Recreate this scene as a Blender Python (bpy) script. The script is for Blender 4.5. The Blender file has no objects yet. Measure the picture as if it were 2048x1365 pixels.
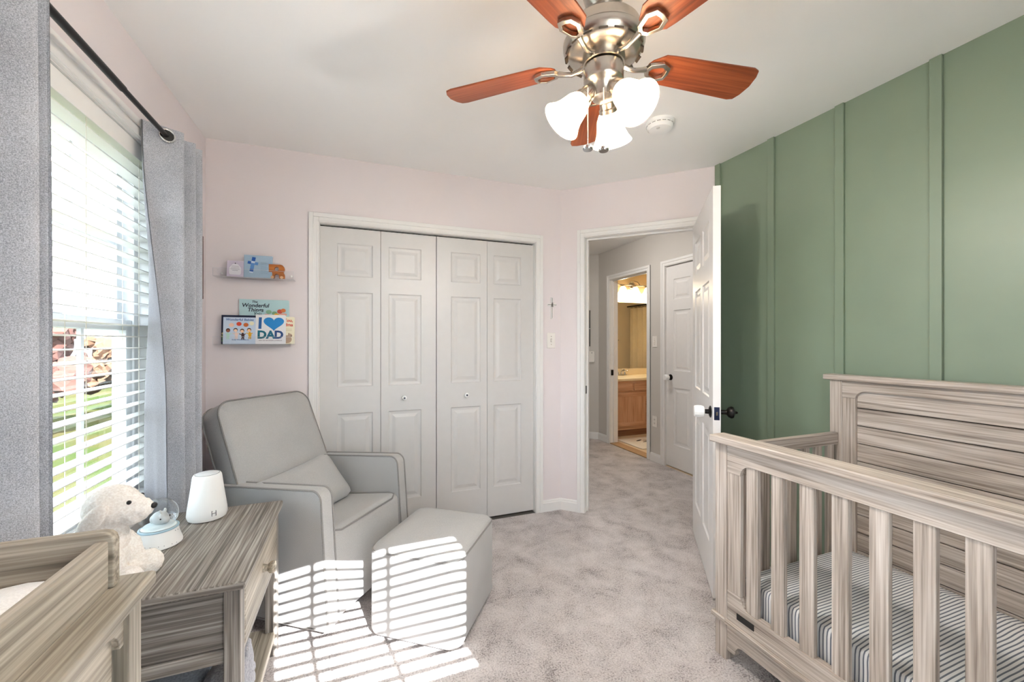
import bpy, bmesh, math, random
from mathutils import Vector, Matrix
random.seed(7)
R = math.radians
scene = bpy.context.scene
C = scene.collection

# ------------------------------------------------------------------ camera
cam_d = bpy.data.cameras.new('camera')
cam_d.sensor_width = 36.0
cam_d.lens = 815.0 / 2048.0 * 36.0
cam_d.shift_y = 2.5 / 2048.0
cam_d.clip_start = 0.02
cam = bpy.data.objects.new('camera', cam_d)
C.objects.link(cam)
cam.location = (0, 0, 1.277)
cam.rotation_euler = (R(90), 0, R(-20.87))
scene.camera = cam

# ------------------------------------------------------------------ world, sun, exposure
world = bpy.data.worlds.new('daylight')
scene.world = world
world.use_nodes = True
wbg = world.node_tree.nodes['Background']
wbg.inputs[0].default_value = (0.76, 0.89, 1.0, 1)
wbg.inputs[1].default_value = 4.8
sun_d = bpy.data.lights.new('sun', 'SUN')
sun_d.energy = 29.0
sun_d.angle = R(0.3)
sun_d.color = (0.97, 0.99, 1.0)
sun = bpy.data.objects.new('sun', sun_d)
C.objects.link(sun)
sun.rotation_euler = Vector((-0.18, 0.98, -0.65)).to_track_quat('-Z', 'Y').to_euler()
sun.location = (2, -8, 8)
scene.view_settings.view_transform = 'Standard'
scene.view_settings.look = 'None'
scene.view_settings.exposure = 1.02
scene.view_settings.gamma = 1.0
scene.view_settings.use_curve_mapping = False
cy = scene.cycles
cy.max_bounces = 8
cy.diffuse_bounces = 6
cy.glossy_bounces = 4
cy.transmission_bounces = 8
cy.transparent_max_bounces = 16
cy.sample_clamp_indirect = 6.0
cy.caustics_reflective = False
cy.caustics_refractive = False
cy.use_denoising = True

# ------------------------------------------------------------------ materials
def srgb(c):
    o = []
    for v in c:
        v = v / 255.0
        o.append(v / 12.92 if v <= 0.04045 else ((v + 0.055) / 1.055) ** 2.4)
    return (o[0], o[1], o[2], 1.0)

def new_mat(name):
    m = bpy.data.materials.new(name)
    m.use_nodes = True
    nt = m.node_tree
    return m, nt, nt.nodes, nt.links, nt.nodes['Principled BSDF']

def plain(name, col, rough=0.5, metal=0.0, var=0.03, nscale=8.0, bump=0.0, bscale=200.0, spec=None, sheen=0.0, coat=0.0):
    m, nt, N, L, b = new_mat(name)
    c = srgb(col)
    tc = N.new('ShaderNodeTexCoord')
    nz = N.new('ShaderNodeTexNoise'); nz.inputs['Scale'].default_value = nscale; nz.inputs['Detail'].default_value = 4
    L.new(tc.outputs['Object'], nz.inputs['Vector'])
    rp = N.new('ShaderNodeValToRGB')
    rp.color_ramp.elements[0].position = 0.3; rp.color_ramp.elements[1].position = 0.7
    rp.color_ramp.elements[0].color = tuple(max(0, v * (1 - var)) for v in c[:3]) + (1,)
    rp.color_ramp.elements[1].color = tuple(min(1, v * (1 + var)) for v in c[:3]) + (1,)
    L.new(nz.outputs['Fac'], rp.inputs['Fac'])
    L.new(rp.outputs['Color'], b.inputs['Base Color'])
    b.inputs['Roughness'].default_value = rough
    b.inputs['Metallic'].default_value = metal
    if spec is not None: b.inputs['Specular IOR Level'].default_value = spec
    if sheen: b.inputs['Sheen Weight'].default_value = sheen
    if coat: b.inputs['Coat Weight'].default_value = coat
    if bump:
        n2 = N.new('ShaderNodeTexNoise'); n2.inputs['Scale'].default_value = bscale; n2.inputs['Detail'].default_value = 3
        L.new(tc.outputs['Object'], n2.inputs['Vector'])
        bp = N.new('ShaderNodeBump'); bp.inputs['Strength'].default_value = bump; bp.inputs['Distance'].default_value = 0.002
        L.new(n2.outputs['Fac'], bp.inputs['Height']); L.new(bp.outputs['Normal'], b.inputs['Normal'])
    return m

def wood(name, dark, mid, light, axis, rough=0.55, fine=1.0, spread=0.22, lines=0.5):
    """straight weathered grain that runs along one object axis"""
    m, nt, N, L, b = new_mat(name)
    tc = N.new('ShaderNodeTexCoord')
    oi = N.new('ShaderNodeObjectInfo')
    sc = N.new('ShaderNodeVectorMath'); sc.operation = 'SCALE'; sc.inputs[0].default_value = (3.1, 5.7, 4.3)
    L.new(oi.outputs['Random'], sc.inputs['Scale'])
    ad = N.new('ShaderNodeVectorMath'); ad.operation = 'ADD'
    L.new(tc.outputs['Object'], ad.inputs[0]); L.new(sc.outputs[0], ad.inputs[1])
    def stretched(across, along):
        mp = N.new('ShaderNodeMapping')
        s = [across] * 3; s['xyz'.index(axis)] = along
        mp.inputs['Scale'].default_value = s
        L.new(ad.outputs[0], mp.inputs['Vector'])
        return mp
    m1 = stretched(26.0 * fine, 1.6)
    n1 = N.new('ShaderNodeTexNoise'); n1.inputs['Scale'].default_value = 1.0; n1.inputs['Detail'].default_value = 5; n1.inputs['Distortion'].default_value = 0.5
    L.new(m1.outputs[0], n1.inputs['Vector'])
    m2 = stretched(150.0 * fine, 3.0)
    n2 = N.new('ShaderNodeTexNoise'); n2.inputs['Scale'].default_value = 1.0; n2.inputs['Detail'].default_value = 3; n2.inputs['Distortion'].default_value = 0.2
    L.new(m2.outputs[0], n2.inputs['Vector'])
    mx = N.new('ShaderNodeMix'); mx.inputs[0].default_value = lines
    L.new(n1.outputs['Fac'], mx.inputs[2]); L.new(n2.outputs['Fac'], mx.inputs[3])
    rp = N.new('ShaderNodeValToRGB')
    e = rp.color_ramp.elements
    e[0].position = 0.5 - spread * 0.8; e[0].color = srgb(dark)
    e[1].position = 0.5 + spread; e[1].color = srgb(light)
    k = e.new(0.5); k.color = srgb(mid)
    L.new(mx.outputs[0], rp.inputs['Fac'])
    L.new(rp.outputs['Color'], b.inputs['Base Color'])
    b.inputs['Roughness'].default_value = rough
    bp = N.new('ShaderNodeBump'); bp.inputs['Strength'].default_value = 0.25; bp.inputs['Distance'].default_value = 0.001
    L.new(n2.outputs['Fac'], bp.inputs['Height']); L.new(bp.outputs['Normal'], b.inputs['Normal'])
    return m

def fabric(name, c1, c2, scale=420.0, bump=0.35, rough=0.95, aniso=1.0):
    m, nt, N, L, b = new_mat(name)
    tc = N.new('ShaderNodeTexCoord')
    mp = N.new('ShaderNodeMapping'); mp.inputs['Scale'].default_value = (1, 1, aniso)
    L.new(tc.outputs['Object'], mp.inputs['Vector'])
    n1 = N.new('ShaderNodeTexNoise'); n1.inputs['Scale'].default_value = scale; n1.inputs['Detail'].default_value = 3
    L.new(mp.outputs[0], n1.inputs['Vector'])
    n2 = N.new('ShaderNodeTexNoise'); n2.inputs['Scale'].default_value = 5.0; n2.inputs['Detail'].default_value = 3
    L.new(tc.outputs['Object'], n2.inputs['Vector'])
    mx = N.new('ShaderNodeMix'); mx.inputs[0].default_value = 0.25
    L.new(n1.outputs['Fac'], mx.inputs[2]); L.new(n2.outputs['Fac'], mx.inputs[3])
    rp = N.new('ShaderNodeValToRGB')
    rp.color_ramp.elements[0].position = 0.36; rp.color_ramp.elements[0].color = srgb(c1)
    rp.color_ramp.elements[1].position = 0.62; rp.color_ramp.elements[1].color = srgb(c2)
    L.new(mx.outputs[0], rp.inputs['Fac']); L.new(rp.outputs['Color'], b.inputs['Base Color'])
    b.inputs['Roughness'].default_value = rough
    b.inputs['Specular IOR Level'].default_value = 0.15
    b.inputs['Sheen Weight'].default_value = 0.15
    bp = N.new('ShaderNodeBump'); bp.inputs['Strength'].default_value = bump; bp.inputs['Distance'].default_value = 0.001
    L.new(n1.outputs['Fac'], bp.inputs['Height']); L.new(bp.outputs['Normal'], b.inputs['Normal'])
    return m

def carpet_mat(name, c_dark, c_mid, c_light):
    m, nt, N, L, b = new_mat(name)
    tc = N.new('ShaderNodeTexCoord')
    n1 = N.new('ShaderNodeTexNoise'); n1.inputs['Scale'].default_value = 150; n1.inputs['Detail'].default_value = 5
    n2 = N.new('ShaderNodeTexNoise'); n2.inputs['Scale'].default_value = 6.0; n2.inputs['Detail'].default_value = 9; n2.inputs['Roughness'].default_value = 0.7; n2.inputs['Distortion'].default_value = 0.35
    n3 = N.new('ShaderNodeTexNoise'); n3.inputs['Scale'].default_value = 70; n3.inputs['Detail'].default_value = 3
    for n in (n1, n2, n3): L.new(tc.outputs['Object'], n.inputs['Vector'])
    mx = N.new('ShaderNodeMix'); mx.inputs[0].default_value = 0.5
    L.new(n1.outputs['Fac'], mx.inputs[2]); L.new(n2.outputs['Fac'], mx.inputs[3])
    rp = N.new('ShaderNodeValToRGB')
    e = rp.color_ramp.elements
    e[0].position = 0.38; e[0].color = srgb(c_dark)
    e[1].position = 0.6; e[1].color = srgb(c_light)
    k = e.new(0.47); k.color = srgb(c_mid)
    L.new(mx.outputs[0], rp.inputs['Fac']); L.new(rp.outputs['Color'], b.inputs['Base Color'])
    b.inputs['Roughness'].default_value = 1.0
    b.inputs['Specular IOR Level'].default_value = 0.05
    b.inputs['Sheen Weight'].default_value = 0.2
    sm = N.new('ShaderNodeMath'); sm.operation = 'ADD'
    L.new(n1.outputs['Fac'], sm.inputs[0]); L.new(n3.outputs['Fac'], sm.inputs[1])
    bp = N.new('ShaderNodeBump'); bp.inputs['Strength'].default_value = 0.9; bp.inputs['Distance'].default_value = 0.006
    L.new(sm.outputs[0], bp.inputs['Height']); L.new(bp.outputs['Normal'], b.inputs['Normal'])
    return m

def emit(name, col, strength):
    m, nt, N, L, b = new_mat(name)
    b.inputs['Base Color'].default_value = srgb(col)
    b.inputs['Emission Color'].default_value = srgb(col)
    b.inputs['Emission Strength'].default_value = strength
    return m

def thin_glass(name, tint=(1, 1, 1), refl=0.05, rough=0.0, power=5.0):
    m, nt, N, L, b = new_mat(name)
    N.remove(b)
    out = N['Material Output']
    tr = N.new('ShaderNodeBsdfTransparent'); tr.inputs[0].default_value = tint + (1,)
    gl = N.new('ShaderNodeBsdfGlossy'); gl.inputs['Roughness'].default_value = rough
    lw = N.new('ShaderNodeLayerWeight'); lw.inputs[0].default_value = 0.5
    pw = N.new('ShaderNodeMath'); pw.operation = 'POWER'; pw.inputs[1].default_value = power
    L.new(lw.outputs['Facing'], pw.inputs[0])
    fr = N.new('ShaderNodeMath'); fr.operation = 'MULTIPLY_ADD'; fr.inputs[1].default_value = 0.8; fr.inputs[2].default_value = refl * 0.6
    L.new(pw.outputs[0], fr.inputs[0])
    mx = N.new('ShaderNodeMixShader')
    L.new(fr.outputs[0], mx.inputs[0]); L.new(tr.outputs[0], mx.inputs[1]); L.new(gl.outputs[0], mx.inputs[2])
    L.new(mx.outputs[0], out.inputs[0])
    return m

def lampshade(name, col, glow):
    m, nt, N, L, b = new_mat(name)
    N.remove(b)
    out = N['Material Output']
    d = N.new('ShaderNodeBsdfDiffuse'); d.inputs[0].default_value = srgb(col)
    t = N.new('ShaderNodeBsdfTranslucent'); t.inputs[0].default_value = srgb(col)
    e = N.new('ShaderNodeEmission'); e.inputs[0].default_value = srgb((255, 240, 216)); e.inputs[1].default_value = glow
    m1 = N.new('ShaderNodeMixShader'); m1.inputs[0].default_value = 0.5
    L.new(d.outputs[0], m1.inputs[1]); L.new(t.outputs[0], m1.inputs[2])
    a = N.new('ShaderNodeAddShader'); L.new(m1.outputs[0], a.inputs[0]); L.new(e.outputs[0], a.inputs[1])
    L.new(a.outputs[0], out.inputs[0])
    return m

def stripes(name, c1, c2, pitch, axis, duty=0.35):
    m, nt, N, L, b = new_mat(name)
    tc = N.new('ShaderNodeTexCoord')
    wv = N.new('ShaderNodeTexNoise'); wv.inputs['Scale'].default_value = 3.0
    L.new(tc.outputs['Object'], wv.inputs['Vector'])
    sx = N.new('ShaderNodeSeparateXYZ'); L.new(tc.outputs['Object'], sx.inputs[0])
    off = N.new('ShaderNodeMath'); off.operation = 'MULTIPLY_ADD'; off.inputs[1].default_value = 0.02
    L.new(wv.outputs['Fac'], off.inputs[0]); L.new(sx.outputs['xyz'.index(axis)], off.inputs[2])
    dv = N.new('ShaderNodeMath'); dv.operation = 'DIVIDE'; dv.inputs[1].default_value = pitch
    L.new(off.outputs[0], dv.inputs[0])
    fr = N.new('ShaderNodeMath'); fr.operation = 'FRACT'; L.new(dv.outputs[0], fr.inputs[0])
    rp = N.new('ShaderNodeValToRGB'); e = rp.color_ramp.elements
    e[0].position = duty - 0.06; e[0].color = srgb(c2)
    e[1].position = duty + 0.06; e[1].color = srgb(c1)
    L.new(fr.outputs[0], rp.inputs['Fac']); L.new(rp.outputs['Color'], b.inputs['Base Color'])
    b.inputs['Roughness'].default_value = 0.95; b.inputs['Specular IOR Level'].default_value = 0.1
    return m

M = {}
M['wall'] = plain('blush_white_paint', (228, 220, 221), 0.7, var=0.012, nscale=3, bump=0.08, bscale=300)
M['ceiling'] = plain('ceiling_white_paint', (243, 242, 240), 0.8, var=0.01, nscale=3, bump=0.06, bscale=260)
M['green'] = plain('sage_green_paint', (132, 147, 127), 0.42, var=0.03, nscale=4, bump=0.06, bscale=350)
M['trim'] = plain('white_trim_paint', (232, 231, 229), 0.35, var=0.01)
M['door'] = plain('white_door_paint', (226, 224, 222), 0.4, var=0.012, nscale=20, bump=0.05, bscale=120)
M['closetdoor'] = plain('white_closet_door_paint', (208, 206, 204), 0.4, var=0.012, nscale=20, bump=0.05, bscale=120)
M['hallwall'] = plain('grey_hall_paint', (205, 201, 195), 0.7, var=0.012, nscale=3, bump=0.05, bscale=300)
M['bathwall'] = plain('beige_bath_paint', (222, 206, 172), 0.7, var=0.015, nscale=3)
M['carpet'] = carpet_mat('grey_carpet', (132, 124, 122), (188, 181, 179), (214, 207, 205))
M['closet_dark'] = plain('closet_interior_shade', (90, 86, 82), 0.8)  # unlit closet: its shade is put into the wall colour
M['vinyl'] = plain('white_vinyl', (240, 241, 243), 0.35, var=0.006)
M['sashgrey'] = plain('vinyl_sash', (226, 229, 233), 0.4, var=0.01)
M['blind'] = plain('white_faux_wood', (244, 243, 240), 0.4, var=0.008, nscale=30)
M['cord'] = plain('blind_cord', (232, 226, 214), 0.8)
M['glass'] = thin_glass('window_glass')
M['acrylic'] = thin_glass('clear_acrylic', (0.995, 0.997, 0.998), 0.02)
M['curtain'] = fabric('grey_linen_weave', (144, 146, 153), (202, 205, 212), 480, 0.4)
M['lining'] = fabric('grey_curtain_lining', (138, 136, 140), (152, 150, 154), 300, 0.15)
M['rod'] = plain('black_rod_metal', (38, 37, 37), 0.35, metal=0.6, var=0.05)
M['chrome'] = plain('polished_chrome', (205, 205, 205), 0.15, metal=1.0)
M['nickel'] = plain('brushed_nickel', (190, 182, 172), 0.26, metal=1.0, var=0.04, nscale=40)
M['dknickel'] = plain('dark_vent_interior', (50, 42, 36), 0.6)
M['bronze'] = plain('dark_bronze', (36, 33, 32), 0.4, metal=0.7, var=0.08)
M['black'] = plain('black_plastic', (22, 22, 23), 0.5)
CR = ((126, 114, 104), (180, 168, 157), (218, 210, 202))
for ax in 'xyz':
    M['crib_' + ax] = wood('weathered_oak_' + ax, *CR, ax, fine=1.0, lines=0.58, spread=0.19)
NS = ((82, 76, 70), (130, 122, 114), (186, 180, 172))
for ax in 'xyz':
    M['ns_' + ax] = wood('grey_wash_wood_' + ax, *NS, ax, fine=1.0, lines=0.7, spread=0.17)
DR = ((108, 100, 88), (160, 150, 135), (202, 193, 178))
for ax in 'xyz':
    M['dr_' + ax] = wood('driftwood_' + ax, *DR, ax, fine=1.0, lines=0.58, spread=0.2)
M['blade'] = wood('walnut_blade', (92, 42, 22), (136, 68, 38), (168, 94, 56), 'x', rough=0.4, fine=0.8)
M['chairfab'] = fabric('light_grey_upholstery', (168, 167, 166), (187, 186, 184), 500, 0.25)
M['piping'] = fabric('grey_piping', (134, 131, 128), (148, 145, 142), 300, 0.1)
M['white_pl'] = plain('white_plastic', (240, 240, 238), 0.35, var=0.005)
M['plate'] = plain('wall_plate_plastic', (236, 232, 226), 0.3, var=0.005)
M['plush'] = fabric('cream_plush', (232, 224, 215), (250, 246, 240), 200, 1.0)
M['pad'] = fabric('white_quilted_cotton', (232, 231, 229), (245, 244, 242), 300, 0.3)
M['oak'] = wood('pink_oak', (168, 122, 92), (196, 152, 122), (214, 174, 146), 'x', fine=0.6)
M['oakz'] = wood('pink_oak_z', (168, 122, 92), (196, 152, 122), (214, 174, 146), 'z', fine=0.6)

# ------------------------------------------------------------------ mesh helpers
def bm_new(): return bmesh.new()

def box(bm, x0, x1, y0, y1, z0, z1):
    v = [bm.verts.new(p) for p in ((x0, y0, z0), (x1, y0, z0), (x1, y1, z0), (x0, y1, z0), (x0, y0, z1), (x1, y0, z1), (x1, y1, z1), (x0, y1, z1))]
    for f in ((0, 3, 2, 1), (4, 5, 6, 7), (0, 1, 5, 4), (1, 2, 6, 5), (2, 3, 7, 6), (3, 0, 4, 7)):
        bm.faces.new([v[i] for i in f])
    return bm

def prism(bm, pts, axis, a, b):
    """closed polygon pts (two other axes in xyz order) extruded from a to b along axis"""
    def P(p, t):
        if axis == 'x': return (t, p[0], p[1])
        if axis == 'y': return (p[0], t, p[1])
        return (p[0], p[1], t)
    A = [bm.verts.new(P(p, a)) for p in pts]; B = [bm.verts.new(P(p, b)) for p in pts]
    n = len(pts)
    bm.faces.new(A); bm.faces.new(B[::-1])
    for i in range(n):
        bm.faces.new((A[i], B[i], B[(i + 1) % n], A[(i + 1) % n]))
    bmesh.ops.recalc_face_normals(bm, faces=bm.faces[:])
    return bm

def lathe(bm, prof, seg=24, c=(0, 0, 0), mat=None, close=True):
    rings = []
    for r, z in prof:
        ring = []
        for i in range(seg):
            a = 2 * math.pi * i / seg
            p = Vector((r * math.cos(a), r * math.sin(a), z))
            if mat is not None: p = mat @ p
            ring.append(bm.verts.new(p + Vector(c)))
        rings.append(ring)
    for k in range(len(rings) - 1):
        for i in range(seg):
            bm.faces.new((rings[k][i], rings[k][(i + 1) % seg], rings[k + 1][(i + 1) % seg], rings[k + 1][i]))
    if close:
        bm.faces.new(rings[0][::-1]); bm.faces.new(rings[-1])
    bmesh.ops.recalc_face_normals(bm, faces=bm.faces[:])
    return bm

def tube(bm, pts, r, seg=8, closed=False):
    pts = [Vector(p) for p in pts]; n = len(pts); rings = []
    up = Vector((0, 0, 1))
    prev = None
    for i, p in enumerate(pts):
        if closed: t = pts[(i + 1) % n] - pts[i - 1]
        else: t = pts[min(i + 1, n - 1)] - pts[max(i - 1, 0)]
        t.normalize()
        if prev is None:
            a = up if abs(t.z) < 0.9 else Vector((1, 0, 0))
            u = t.cross(a).normalized()
        else:
            u = prev - t * prev.dot(t)
            if u.length < 1e-5: u = t.cross(Vector((1, 0, 0)))
            u.normalize()
        prev = u
        w = t.cross(u)
        rr = r[i] if isinstance(r, (list, tuple)) else r
        rings.append([bm.verts.new(p + (u * math.cos(2 * math.pi * k / seg) + w * math.sin(2 * math.pi * k / seg)) * rr) for k in range(seg)])
    m = n if closed else n - 1
    for i in range(m):
        A, B = rings[i], rings[(i + 1) % n]
        for k in range(seg):
            bm.faces.new((A[k], A[(k + 1) % seg], B[(k + 1) % seg], B[k]))
    if not closed:
        bm.faces.new(rings[0][::-1]); bm.faces.new(rings[-1])
    bmesh.ops.recalc_face_normals(bm, faces=bm.faces[:])
    return bm

def ball(bm, c, r, seg=16, rot=None):
    r = (r, r, r) if not isinstance(r, (tuple, list)) else r
    mt = Matrix.Translation(c)
    if rot is not None: mt = mt @ rot.to_4x4()
    mt = mt @ Matrix.Diagonal((r[0], r[1], r[2], 1))
    bmesh.ops.create_uvsphere(bm, u_segments=seg, v_segments=max(6, seg // 2 + 2), radius=1.0, matrix=mt)
    return bm

def xform(bm, mt):
    bmesh.ops.transform(bm, matrix=mt, verts=bm.verts[:]); return bm

def obj(name, bm, mat, parent=None, smooth=None, bevel=0.0, seg=2, loc=None, rot=None, kind=None):
    me = bpy.data.meshes.new(name)
    bm.normal_update(); bm.to_mesh(me); bm.free()
    mats = mat if isinstance(mat, (list, tuple)) else [mat]
    for k in mats: me.materials.append(M[k] if isinstance(k, str) else k)
    if smooth is not None:
        for p in me.polygons: p.use_smooth = True
        me.set_sharp_from_angle(angle=R(smooth))
    o = bpy.data.objects.new(name, me); C.objects.link(o)
    if bevel:
        md = o.modifiers.new('bevel', 'BEVEL'); md.width = bevel; md.segments = seg; md.limit_method = 'ANGLE'; md.angle_limit = R(35)
        if smooth is None:
            for p in me.polygons: p.use_smooth = True
            md.harden_normals = True
    if loc is not None: o.location = loc
    if rot is not None: o.rotation_euler = rot
    if parent is not None: o.parent = parent
    if kind: o['kind'] = kind
    return o

def bxo(name, dims, mat, parent=None, bevel=0.0, **k):
    return obj(name, box(bm_new(), *dims), mat, parent, bevel=bevel, **k)

def tag(o, label, cat, group=None, kind=None):
    o['label'] = label; o['category'] = cat
    if group: o['group'] = group
    if kind: o['kind'] = kind
    return o

def thing(name, label, cat, loc=(0, 0, 0), rotz=0.0, group=None, kind=None):
    o = bpy.data.objects.new(name, None); C.objects.link(o)
    o.empty_display_size = 0.1
    o.location = loc; o.rotation_euler = (0, 0, rotz)
    return tag(o, label, cat, group, kind)

def text(name, body, size, mat, parent, loc, rot=(0, 0, 0), extrude=0.0004, bold=0.0, align='CENTER', shear=0.0, space=1.0):
    cu = bpy.data.curves.new(name, 'FONT'); cu.body = body; cu.size = size; cu.extrude = extrude; cu.offset = bold
    cu.align_x = align; cu.align_y = 'CENTER'; cu.shear = shear; cu.space_line = space; cu.resolution_u = 3
    cu.materials.append(M[mat] if isinstance(mat, str) else mat)
    tmp = bpy.data.objects.new(name, cu); C.objects.link(tmp)
    bpy.context.view_layer.update()
    me = bpy.data.meshes.new_from_object(tmp.evaluated_get(bpy.context.evaluated_depsgraph_get()))
    bpy.data.objects.remove(tmp); bpy.data.curves.remove(cu)
    me.name = name
    o = bpy.data.objects.new(name, me); C.objects.link(o)
    o.location = loc; o.rotation_euler = rot; o.parent = parent
    return o

def copy_tree(o, parent=None):
    c = o.copy(); C.objects.link(c)
    if parent is not None: c.parent = parent
    for ch in list(o.children): copy_tree(ch, c)
    return c

def dup(o, loc=None, rot=None, parent=None):
    c = o.copy(); C.objects.link(c)
    if parent is not None: c.parent = parent
    if loc is not None: c.location = loc
    if rot is not None: c.rotation_euler = rot
    return c
# ================================================================== SETTING
H = 2.44
XL, XR, YB, YF = -0.803, 2.2125, 2.786, -0.45
AX, AY = 1.460, 2.786            # corner where the closet wall meets the diagonal door wall
BX, BY = 2.2125, 2.0335          # corner where the diagonal wall meets the green wall
DL = math.hypot(BX - AX, BY - AY)
T = 0.12

def struct(o, label, cat='wall'):
    return tag(o, label, cat, kind='structure')

def wall(name, L, openings, mat, loc, rotz, label, t=T, h=H, x0=0.0, cat='wall'):
    """local x along the wall, y outwards, z up; openings (xa, xb, za, zb)"""
    bm = bm_new(); x = x0
    for xa, xb, za, zb in sorted(openings):
        box(bm, x, xa, 0, t, 0, h)
        if za > 0: box(bm, xa, xb, 0, t, 0, za)
        box(bm, xa, xb, 0, t, zb, h)
        x = xb
    box(bm, x, L, 0, t, 0, h)
    return struct(obj(name, bm, mat, loc=loc, rot=(0, 0, rotz)), label, cat)

# floors and ceilings -------------------------------------------------
bm = bm_new()
prism(bm, [(XL - .12, YF - .12), (BX, YF - .12), (BX, BY), (2.98, BY), (2.98, 4.61), (2.1, 5.49), (1.46, 5.49), (1.46, YB), (XL - .12, YB)], 'z', -0.06, 0.0)
struct(obj('floor', bm, 'carpet'), 'grey plush carpet covering bedroom and hall floor', 'floor')
bm = bm_new(); box(bm, 2.98, 6.2, 3.0, 5.2, -0.06, 0.004)
floor_b = struct(obj('floor_bath', bm, plain('bath_vinyl_floor', (226, 206, 176), 0.3, var=0.03, nscale=30)), 'beige bathroom floor beyond the hall doorway', 'floor')
bm = bm_new()
box(bm, XL - .12, BX + .12, YF - .12, YB + .12, H, H + .1)
struct(obj('ceiling', bm, 'ceiling'), 'flat white bedroom ceiling above the fan', 'ceiling')
bm = bm_new(); prism(bm, [(1.3, YB + .12), (1.3, 5.6), (3.0, 5.6), (3.0, 2.0), (BX + .12, 2.0), (BX + .12, YB + .12)], 'z', H, H + .1)
struct(obj('ceiling_hall', bm, 'ceiling'), 'white hall ceiling seen through the open doorway', 'ceiling')
bm = bm_new(); box(bm, 3.0, 6.2, 3.0, 5.3, H, H + .1)
struct(obj('ceiling_bath', bm, 'bathwall'), 'warm lit bathroom ceiling', 'ceiling')

# bedroom walls -------------------------------------------------------
WZ0, WZ1 = 0.62, 2.075
W1 = (1.24, 2.21)                 # window opening in the left wall (world Y)
W2 = (-0.92, 0.08)                # window opening in the front wall (local x = -world X)
wall('wall_left', YB - (YF) , [(W1[0] - YF, W1[1] - YF, WZ0, WZ1)], 'wall', (XL, YF, 0), R(90), 'blush white wall with the tall window and curtains', t=.13)
wall('wall_front', -XL, [(W2[0], W2[1], WZ0, WZ1)], 'wall', (0, YF, 0), R(180), 'blush white wall behind the viewer with a second window', t=.13, x0=-XR - .12)
CX0, CX1, CZ = -0.218, 1.250, 2.021
wall('wall_back', AX - XL + XL, [(CX0, CX1, 0, CZ)], 'wall', (0, YB, 0), 0, 'blush white wall with the closet and book ledges', x0=XL - .13)
DS0, DS1, DZ = 0.190, 0.962, 2.06
wall('wall_diagonal', DL, [(DS0, DS1, 0, DZ)], 'wall', (AX, AY, 0), R(-45), 'short angled blush wall holding the open doorway')
wr = wall('wall_right', BY - YF, [], 'green', (XR, BY, 0), R(-90), 'sage green board and batten accent wall behind crib')
for i, yb in enumerate((2.008, 1.642, 1.290, 0.935, 0.580, 0.225, -0.13)):
    xl = BY - yb
    bxo('batten', (xl - .0195, xl + .0195, -0.014, 0, 0.0, H - .001), 'green', wr, bevel=.0015)
# closet shell
bm = bm_new()
box(bm, XL, AX - .1, 3.40, 3.45, 0, H); box(bm, XL - .05, XL, YB + T, 3.45, 0, H); box(bm, AX - .14, AX - .1, YB + T, 3.45, 0, H); box(bm, XL, AX, YB + T, 3.45, H, H + .05); box(bm, XL, AX - .1, YB, 3.45, -.05, 0)
struct(obj('wall_closet', bm, 'closet_dark'), 'dark closet interior behind the folding doors')

# hall and bathroom walls --------------------------------------------
HX = 2.98
BD = (3.65, 4.35); HD = (2.61, 3.37)
wall('wall_hall_right', 4.612 - 2.0, [(4.612 - BD[1], 4.612 - BD[0], 0, 2.06), (4.612 - HD[1], 4.612 - HD[0], 0, 2.06)], 'hallwall', (HX, 4.612, 0), R(-90), 'grey hall wall with the bathroom doorway and white door', t=.10)
wall('wall_hall_end', 1.25, [], 'hallwall', (HX - 1.25 * .70711, 4.61 + 1.25 * .70711, 0), R(-45), 'angled grey hall wall at the far end', t=.1)
wall('wall_hall_left', 5.6 - YB - T, [], 'hallwall', (1.46, YB + T, 0), R(90), 'grey hall wall hidden beside the closet', t=.08)
bm = bm_new(); box(bm, 1.4, 2.2, 5.48, 5.58, 0, H); box(bm, 2.25, 3.0, BY - .12, BY, 0, H)
struct(obj('wall_hall_back', bm, 'hallwall'), 'grey hall return walls out of sight')
bm = bm_new(); box(bm, 3.08, 6.2, 5.12, 5.22, 0, H)
struct(obj('wall_bath_back', bm, 'bathwall'), 'warm beige bathroom wall behind the vanity mirror')
bm = bm_new(); box(bm, 3.08, 6.2, 3.0, 3.1, 0, H)
struct(obj('wall_bath_front', bm, 'bathwall'), 'beige bathroom wall opposite the mirror')
bm = bm_new(); box(bm, 6.1, 6.2, 3.0, 5.2, 0, H)
struct(obj('wall_bath_right', bm, 'bathwall'), 'beige bathroom wall behind the shower curtain')

bm = bm_new(); box(bm, 3.081, 3.10, 2.50, 3.42, 0, 2.2)  # added panel, stops bathroom light leaking under the hall door
struct(obj('light_block_hall_door', bm, 'bathwall'), 'added unseen panel blocking bathroom light behind the hall door')

# baseboards ----------------------------------------------------------
def baseboard(name, L, loc, rotz, label, spans, h=0.085, t=0.013):
    bm = bm_new()
    for a, b in spans:
        prism(bm, [(0, 0), (-t, 0), (-t, h - .022), (-t * .75, h - .014), (-t * .75, h - .008), (-t * .3, h), (0, h)], 'x', a, b)
    return struct(obj(name, bm, 'trim', loc=loc, rot=(0, 0, rotz)), label, 'baseboard')
baseboard('baseboard_left', 3, (XL, YF, 0), R(90), 'white baseboard along the window wall', [(0, YB - YF)])
baseboard('baseboard_back', 2, (0, YB, 0), 0, 'white baseboard beside the closet casing', [(XL, CX0 - .057), (CX1 + .057, AX + .004)])
baseboard('baseboard_diagonal', 1, (AX, AY, 0), R(-45), 'short white baseboard left of the doorway', [(-.003, DS0 - .057)])
baseboard('baseboard_right', 2, (XR, BY, 0), R(-90), 'white baseboard under the green wall', [(0, BY - YF)])
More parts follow.
